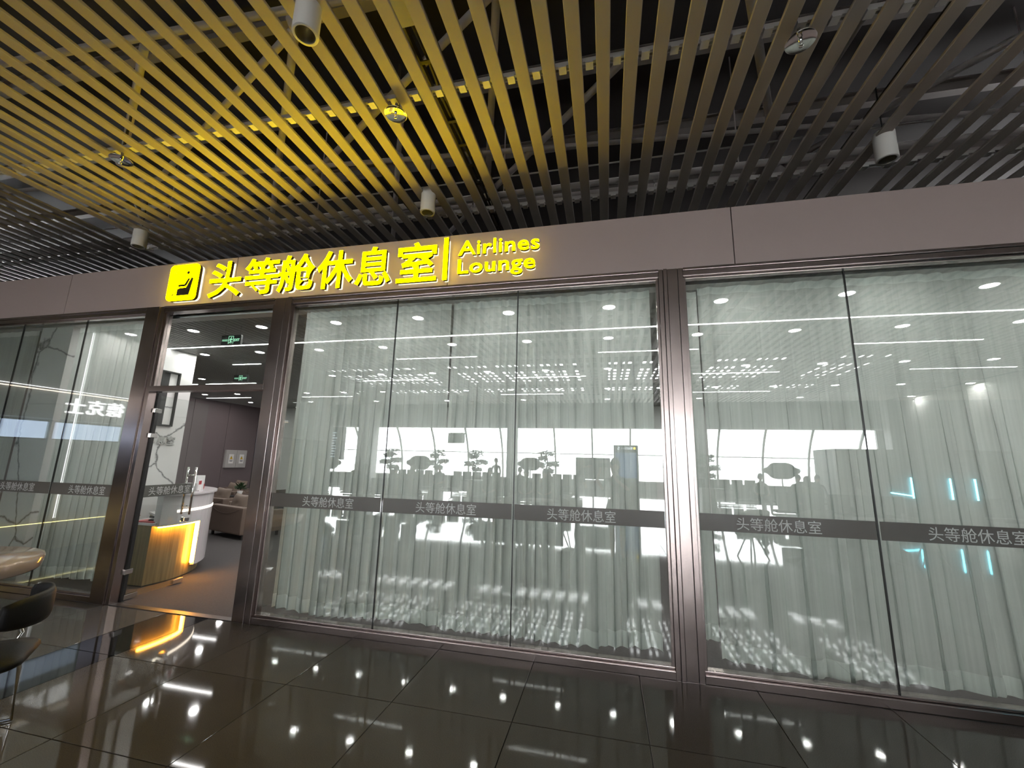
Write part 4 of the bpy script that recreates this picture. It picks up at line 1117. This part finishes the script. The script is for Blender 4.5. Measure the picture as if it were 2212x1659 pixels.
led('led_strip', (RX+.03, -6.5, 2.60), (RX+.03, -.5, 2.62), .005, (1,1,1), 2.2, 'thin white light line just above the warm one, mirrored')
led('led_strip', (RX+.04, -1.57, .5), (RX+.04, -1.57, 3.70), .007, (1,1,1), 2.2, 'tall vertical white light line mirrored in the left window')
cnt = box('restaurant_counter', RX-.5, RX+.02, -6.5, -.4, 0, .95, M['wood'], bevel=.01); tag(cnt, 'wooden restaurant counter mirrored behind the round table', 'counter')
led('led_strip', (RX+.05, -3.6, .44), (RX+.05, -.5, .44), .006, (1,.9,.35), 2.0, 'thin yellow light line low on the counter, mirrored')
for i in range(4):
    t = empty('menu_board', (RX-.28, -.9-1.1*i, 1.78)); tag(t, 'bluish lit menu board over the restaurant counter, number %s from glass' % ['one','two','three','four'][i], 'menu board', 'lit menu boards')
    box('board_case', -.05, 0, -.52, .52, 0, .32, M['blk'], t); box('lit_face', .0, .004, -.50, .50, .02, .30, emis('menu_glow', (.55,.68,.9), .8), t)

# ================================================================== people
def skinned(name, joints, edges, root=0, sub=1):
    """joints: list of (x,y,z,r[,r2])"""
    me = bpy.data.meshes.new(name); me.from_pydata([j[:3] for j in joints], edges, [])
    o = bpy.data.objects.new(name, me); COL.objects.link(o)
    md = o.modifiers.new('skin', 'SKIN'); md.branch_smoothing = .6
    sk = me.skin_vertices[0].data if me.skin_vertices else None
    if sk is None:
        bm = bmesh.new(); bm.from_mesh(me); bm.verts.layers.skin.verify(); bm.to_mesh(me); bm.free(); sk = me.skin_vertices[0].data
    for i, j in enumerate(joints):
        sk[i].radius = (j[3], j[4] if len(j) > 4 else j[3]); sk[i].use_root = (i == root)
    s = o.modifiers.new('sub', 'SUBSURF'); s.levels = sub; s.render_levels = sub
    dg = bpy.context.evaluated_depsgraph_get(); dg.update()
    m2 = bpy.data.meshes.new_from_object(o.evaluated_get(dg), depsgraph=dg)
    bpy.data.objects.remove(o); bpy.data.meshes.remove(me)
    for p in m2.polygons: p.use_smooth = True
    return m2
def head_mesh():
    b = MB(); n = 16; m_ = 12; vs = []
    for j in range(m_+1):
        ph = PI*j/m_; 
        for i in range(n):
            a = 2*PI*i/n; x = math.sin(ph)*math.cos(a)*.076; y = math.sin(ph)*math.sin(a)*.095; z = math.cos(ph)*.118
            if z < 0: x *= 1 + z*1.9; y *= 1 + z*.9 + (0.0)
            if y > .07 and -.04 < z < .02 and abs(x) < .03: y += .02*(1-abs(x)/.03)   # nose
            if y > .06 and .005 < z < .035 and .015 < abs(x) < .05: y -= .008
            if y > .05 and -.085 < z < -.06: y += .006
            vs.append((x, y, z))
    fs = [(j*n+i, j*n+(i+1)%n, (j+1)*n+(i+1)%n, (j+1)*n+i) for j in range(m_) for i in range(n)]
    b.add(vs, fs, True)
    for s in (-1, 1): b.lathe([(.001,-.01),(.018,-.006),(.02,0),(.014,.006),(.001,.006)], 8, (s*.078, -.005, -.005))
    me = bpy.data.meshes.new('head'); me.from_pydata(b.v, [], b.f)
    for p in me.polygons: p.use_smooth = True
    me.materials.append(M['skin']); return me
HEAD = head_mesh()
def hair_mesh(long=False):
    b = MB(); n = 16; vs = []; m_ = 8
    for j in range(m_+1):
        ph = PI*.62*j/m_
        for i in range(n):
            a = 2*PI*i/n; back = max(0, -math.sin(a)); k = 1.10
            z = math.cos(ph)*.128
            if j == m_: z -= back*(.14 if long else .045); z += max(0, math.sin(a))*.05
            vs.append((math.sin(ph)*math.cos(a)*.080*k, math.sin(ph)*math.sin(a)*.097*k - .008, z + .01))
    fs = [(j*n+i, j*n+(i+1)%n, (j+1)*n+(i+1)%n, (j+1)*n+i) for j in range(m_) for i in range(n)]
    me = bpy.data.meshes.new('hair'); me.from_pydata(vs, [], fs)
    for p in me.polygons: p.use_smooth = True
    me.materials.append(M['hair']); return me
HAIR = hair_mesh(); HAIRL = hair_mesh(True)
def join_head(me, pos, tilt=0.0):
    bm = bmesh.new(); bm.from_mesh(me); h = HEAD.copy(); R = Matrix.Translation(pos) @ Matrix.Rotation(tilt, 4, 'X'); h.transform(R)
    bm.from_mesh(h); bm.to_mesh(me); bm.free(); bpy.data.meshes.remove(h); return me
def colour(me, rules, mats):
    me.materials.clear()
    for m in mats: me.materials.append(m)
    for p in me.polygons: p.material_index = rules(p.center)
shirts = [mat('shirt_%s' % n, c, .8) for n, c in (('navy', (.03,.04,.09)), ('grey', (.2,.2,.2)), ('white', (.6,.6,.58)), ('olive', (.10,.11,.06)), ('black', (.02,.02,.02)), ('red', (.25,.04,.04)))]
trous = mat('dark_trousers', (.03,.03,.035), .8)
def hands(J, E, i, p, d, side):
    """five fingers starting inside the palm; d = unit direction of the hand"""
    d = Vector(d).normalized(); lat = d.cross(Vector((0,0,1))).normalized()
    J.append((*(Vector(p)+d*.05), .026, .014)); k = len(J)-1; E.append((i, k))
# seated pose, facing +y, hips at origin height .48
def seated():
    J = [(0,0,.55,.13,.10), (0,-.02,.72,.12,.09), (0,-.04,.92,.14,.09), (0,-.03,1.04,.10,.07), (0,-.01,1.12,.048), (0,.0,1.20,.05)]
    E = [(0,1),(1,2),(2,3),(3,4),(4,5)]
    for s in (-1, 1):
        k = len(J)
        J += [(s*.09,.02,.53,.085), (s*.12,.25,.535,.075), (s*.13,.45,.50,.055), (s*.13,.47,.30,.05), (s*.13,.46,.10,.036), (s*.13,.50,.04,.036), (s*.14,.62,.03,.03,.022)]
        E += [(0,k),(k,k+1),(k+1,k+2),(k+2,k+3),(k+3,k+4),(k+4,k+5),(k+5,k+6)]
        k = len(J)
        J += [(s*.185,-.04,1.01,.055), (s*.225,-.02,.85,.042), (s*.23,.06,.72,.036), (s*.15,.22,.66,.03), (s*.08,.30,.64,.026,.018), (s*.07,.36,.63,.012,.011)]
        E += [(3,k),(k,k+1),(k+1,k+2),(k+2,k+3),(k+3,k+4),(k+4,k+5)]
        for f in range(3):
            J.append((s*(.055+.018*f) - s*.02*(f==0), .355-.01*f, .625, .009)); E.append((k+4, len(J)-1))
    return skinned('person', J, E)
def standing(lean=0.0, arms='down'):
    J = [(0,0,.95,.14,.095), (0,0,1.10,.115,.085), (0,lean*.25,1.28,.145,.09), (0,lean*.45,1.40,.10,.07), (0,lean*.6,1.48,.048), (0,lean*.75,1.55,.05)]
    E = [(0,1),(1,2),(2,3),(3,4),(4,5)]
    for s in (-1, 1):
        k = len(J)
        J += [(s*.09,0,.86,.088), (s*.10,.01,.66,.075), (s*.10,.01,.48,.052), (s*.10,-.01,.32,.053), (s*.10,-.02,.12,.034), (s*.10,-.01,.05,.036), (s*.12,.12,.03,.03,.022)]
        E += [(0,k),(k,k+1),(k+1,k+2),(k+2,k+3),(k+3,k+4),(k+4,k+5),(k+5,k+6)]
        k = len(J); y3 = lean*.45
        if arms == 'down': A = [(s*.18,y3,1.36,.055), (s*.22,y3,1.20,.043), (s*.24,y3+.01,1.08,.037), (s*.25,y3+.06,.92,.03), (s*.25,y3+.08,.82,.026,.016), (s*.25,y3+.10,.75,.012,.012)]
        else: A = [(s*.18,y3,1.36,.055), (s*.235,y3+.08,1.24,.043), (s*.24,y3+.16,1.16,.037), (s*.17,y3+.28,1.30,.03), (s*.10,y3+.36,1.42,.026,.016), (s*.08,y3+.37,1.48,.012,.012)]
        J += A; E += [(3,k),(k,k+1),(k+1,k+2),(k+2,k+3),(k+3,k+4),(k+4,k+5)]
        t = Vector(A[4][:3]); dd = (Vector(A[5][:3]) - t)
        for f in range(3):
            J.append((*(t + dd*(1.0-.08*f) + Vector((.0, .016*(f-1)*1.6 if arms=='down' else 0, 0)) + Vector((.018*(f-1) if arms!='down' else 0,0,0))), .009)); E.append((k+4, len(J)-1))
        J.append((*(t + Vector((-s*.02, .035, -.02 if arms=='down' else .03))), .010)); E.append((k+4, len(J)-1))
    return skinned('person', J, E)
base_seat = join_head(seated(), Vector((0,.02,1.27)))
base_stand = join_head(standing(), Vector((0,.03,1.63)))
base_stoop = join_head(standing(.55), Vector((0,.47,1.58)), -.5)
def person(base, x, y, rz, shirt, lab, kind, longhair=False, hz=None, parent_empty=True):
    t = empty('person', (x, y, 0), rz); tag(t, lab, 'person')
    me = base.copy(); 
    if kind == 'seat':
        f = lambda c: 0 if c.z > 1.12 or (c.y > .14 and .60 < c.z < .75) else (2 if (c.z < .66 and c.y > -.02) or c.z < .5 else 1)
    else:
        f = lambda c: 0 if c.z > 1.46 or (abs(c.x) > .2 and c.z < .98) else (2 if c.z < .95 else 1)
    colour(me, f, [M['skin'], shirts[shirt], trous])
    link('body', me, None, t)
    h = link('hair', HAIRL if longhair else HAIR, None, t); h.location = hz
    if kind == 'stoop': h.rotation_euler = (-.5, 0, 0)
    return t
HS = (0,.02,1.27); HT = (0,.03,1.63); HP = (0,.47,1.58)
rr = random.Random(9)
desc = {0:'navy top', 1:'grey top', 2:'white top', 3:'olive top', 4:'black top', 5:'red top'}
seatp = [(-13.0,-9.5),(-11.4,-9.5),(-8.2,-9.5),(-7.0,-9.5),(-6.4,-9.5),(-3.7,-9.5),(-2.5,-9.5),(-1.9,-9.5),(5.4,-9.5),(6.6,-9.5),(-12.6,-13.0),(-10.8,-13.0),(-8.1,-13.0),(-6.9,-13.0),(-3.4,-13.0),(-2.2,-13.0),(5.4,-13.0),(6.6,-13.0),(7.2,-13.0),(10.4,-13.0),(10.4,-9.5),(11.6,-9.5)]
for i, (x, y) in enumerate(seatp):
    s_ = rr.randrange(5)
    zone = 'far left' if x < -10 else ('left' if x < -5 else ('centre' if x < 0 else ('right' if x < 9 else 'far right')))
    nth = ['first', 'second', 'third', 'fourth'][sum(1 for (a, b_) in seatp[:i] if b_ == y and ('far left' if a < -10 else ('left' if a < -5 else ('centre' if a < 0 else ('right' if a < 9 else 'far right')))) == zone)]
    bl = {-12.0:0,-7.5:1,-2.8:2,6.0:3,11.0:4}; near = min(bl, key=lambda q: abs(q-x)); kk_ = (1 if y == -9.5 else 6) + bl[near]
    rz = 0 if kk_ % 2 else PI
    person(base_seat, x, y - (.06 if rz == 0 else -.06), rz, s_, 'seated person in a %s, %s on the %s row of the %s line' % (desc[s_], nth, zone, 'nearest' if y == -9.5 else 'middle'), 'seat', rr.random() < .4, HS)
person(base_stoop, -1.05, -11.4, -1.57, 0, 'stooping person in a navy top left of the plain display board', 'stoop', True, HP)
for i, (x, y, rz, s_) in enumerate([(8.8,-15.2,.4,4), (9.9,-14.9,-.8,1), (11.1,-15.4,2.2,2), (11.9,-14.4,1.2,0), (2.9,-12.2,1.6,3), (-5.0,-15.2,.3,4), (12.6,-11.9,2.6,5)]):
    person(base_stand, x, y, rz, s_, 'standing traveller in a %s %s' % (desc[s_], ['right of the cloud board','second right of the cloud board','third right of the cloud board','by the far window end','right of the gate totem','near the concourse column','by the cyan-lit kiosk'][i]), 'stand', i % 2 == 0, HT)

# the photographer: standing behind the camera, holding the phone up
def photographer():
    bx, by = .17, -4.12
    J = [(bx,by,.93,.135,.10), (bx,by,1.08,.11,.085), (bx-.01,by,1.24,.14,.09), (bx-.01,by,1.35,.10,.07), (bx-.01,by+.01,1.43,.045), (bx-.01,by+.02,1.49,.05)]
    E = [(0,1),(1,2),(2,3),(3,4),(4,5)]
    for s in (-1, 1):
        k = len(J)
        J += [(bx+s*.09,by,.84,.09), (bx+s*.095,by+.01,.66,.078), (bx+s*.09,by+.01,.47,.052), (bx+s*.09,by-.015,.32,.056), (bx+s*.085,by-.02,.12,.034), (bx+s*.085,by-.01,.05,.036), (bx+s*.10,by+.11,.028,.03,.022)]
        E += [(0,k),(k,k+1),(k+1,k+2),(k+2,k+3),(k+3,k+4),(k+4,k+5),(k+5,k+6)]
    for s in (-1, 1):
        k = len(J); hx = .0 + s*.075
        J += [(bx+s*.175,by,1.31,.05), (bx+s*.23,by+.03,1.20,.04), (bx+s*.23,by+.10,1.14,.036), (hx+s*.09,by+.20,1.33,.029), (hx+s*.03,by+.285,1.48,.024,.016), (hx+s*.022,by+.305,1.53,.026,.014)]
        E += [(3,k),(k,k+1),(k+1,k+2),(k+2,k+3),(k+3,k+4),(k+4,k+5)]
        p = Vector(J[k+5][:3])
        for f in range(4):
            q = p + Vector((-s*(.000+.006*f), .018, .012+.017*f - .005)); J.append((*q, .009)); a = len(J)-1; E.append((k+5, a))
            q2 = q + Vector((-s*.024, .006, .006)); J.append((*q2, .0075)); E.append((a, a+1))
        J.append((*(p + Vector((-s*.014, -.012, .018))), .011)); a = len(J)-1; E.append((k+5, a)); J.append((*(p + Vector((-s*.03, -.010, .045))), .009)); E.append((a, a+1))
    me = join_head(skinned('person', J, E, sub=2), Vector((bx-.01, by+.05, 1.585)))
    colour(me, lambda c: 0 if c.z > 1.40 or c.z < .52 or c.y > by+.13 else (2 if c.z < .93 else 1), [M['skin'], shirts[4], trous])
    t = empty('person', (bx, by, 0)); tag(t, 'person in dark top and shorts, bare calves, holding up a phone, mirrored', 'person')
    rel(link('body', me), t)
    h = link('hair', HAIRL); h.location = (bx-.01, by+.05, 1.585); rel(h, t)
    # flared shorts
    b = MB(); n = 28; vs = []
    for (z, rx, ry) in ((.98,.145,.105), (.85,.185,.14), (.70,.215,.16), (.55,.225,.17)):
        for i in range(n):
            a = 2*PI*i/n; w_ = 1 + (.05*math.sin(7*a) if z < .8 else 0); vs.append((bx+rx*math.cos(a)*w_, by+ry*math.sin(a)*w_, z))
    b.add(vs, [(j*n+i, j*n+(i+1)%n, (j+1)*n+(i+1)%n, (j+1)*n+i) for j in range(3) for i in range(n)], True); rel(b.build('wide_shorts', trous), t)
photographer()
ph = box('phone', -.078, .078, -.0045, .0045, -.038, .038, M['blk'], bevel=.004); ph.matrix_world = Matrix(((X.x, -Z.x, Y.x, 0), (X.y, -Z.y, Y.y, 0), (X.z, -Z.z, Y.z, 0), (0,0,0,1)))
# the phone body lies directly behind the lens
ph.location = CAM + Z*.0065 - X*.055 - Y*.02
tag(ph, 'dark phone held up in both hands by the photographer', 'phone')

# receptionist behind the desk
def receptionist():
    bx, by = -6.62, .72
    J = [(bx,by,.52,.13,.10), (bx+.02,by,.68,.115,.09), (bx+.05,by+.01,.86,.14,.09), (bx+.07,by+.01,.97,.10,.07), (bx+.09,by+.01,1.04,.045), (bx+.11,by+.01,1.11,.05)]
    E = [(0,1),(1,2),(2,3),(3,4),(4,5)]
    for s in (-1, 1):
        k = len(J)
        J += [(bx+.06,by+s*.17,.93,.05), (bx+.14,by+s*.20,.82,.042), (bx+.24,by+s*.19,.79,.036), (bx+.46,by+s*.07-.04,.79,.028), (bx+.54,by+s*.05-.05,.785,.026,.015)]
        E += [(3,k),(k,k+1),(k+1,k+2),(k+2,k+3),(k+3,k+4)]
        p = Vector(J[k+4][:3])
        for f in range(4):
            q = p + Vector((.03-.003*abs(f-1.5), (f-1.5)*.017, .004)); J.append((*q, .009)); E.append((k+4, len(J)-1)); q2 = q + Vector((.026-.004*abs(f-1.2), (f-1.5)*.002, -.010)); J.append((*q2, .0078)); E.append((len(J)-2, len(J)-1))
        J.append((*(p + Vector((.01, -s*.03, .004))), .010)); E.append((k+4, len(J)-1)); J.append((*(p + Vector((.035, -s*.036, .0))), .008)); E.append((len(J)-2, len(J)-1))
        k = len(J)
        J += [(bx+.05,by+s*.09,.50,.085), (bx+.27,by+s*.10,.50,.07), (bx+.42,by+s*.10,.46,.052), (bx+.43,by+s*.10,.26,.05), (bx+.42,by+s*.10,.07,.035), (bx+.52,by+s*.10,.035,.03)]
        E += [(0,k),(k,k+1),(k+1,k+2),(k+2,k+3),(k+3,k+4),(k+4,k+5)]
    me = skinned('person', J, E, sub=2)
    h_ = HEAD.copy(); bm = bmesh.new(); bm.from_mesh(me); h_.transform(Matrix.Translation((bx+.13, by+.01, 1.17)) @ Matrix.Rotation(-PI/2, 4, 'Z')); bm.from_mesh(h_); bm.to_mesh(me); bm.free()
    colour(me, lambda c: 0 if c.z > 1.02 or c.x > bx+.46 and c.z > .7 else (2 if c.z < .56 else 1), [M['skin'], shirts[4], trous])
    t = empty('person', (bx, by, 0)); tag(t, 'receptionist in a black jacket seated behind the desk, hands resting on the work top', 'person')
    rel(link('body', me), t); h = link('hair', HAIRL); h.location = (bx+.13, by+.01, 1.17); h.rotation_euler = (0,0,-PI/2); rel(h, t)
    st = empty('desk_stool', (bx, by, 0)); tag(st, 'dark swivel stool behind the reception desk', 'stool')
    MB().lathe([(.001,.36),(.2,.36),(.22,.39),(.2,.42),(.001,.42)], 24).build('seat', M['blk'], st); MB().lathe([(.22,0),(.2,.03),(.03,.06),(.03,.36)], 16).build('pedestal', M['chrome'], st)
receptionist()
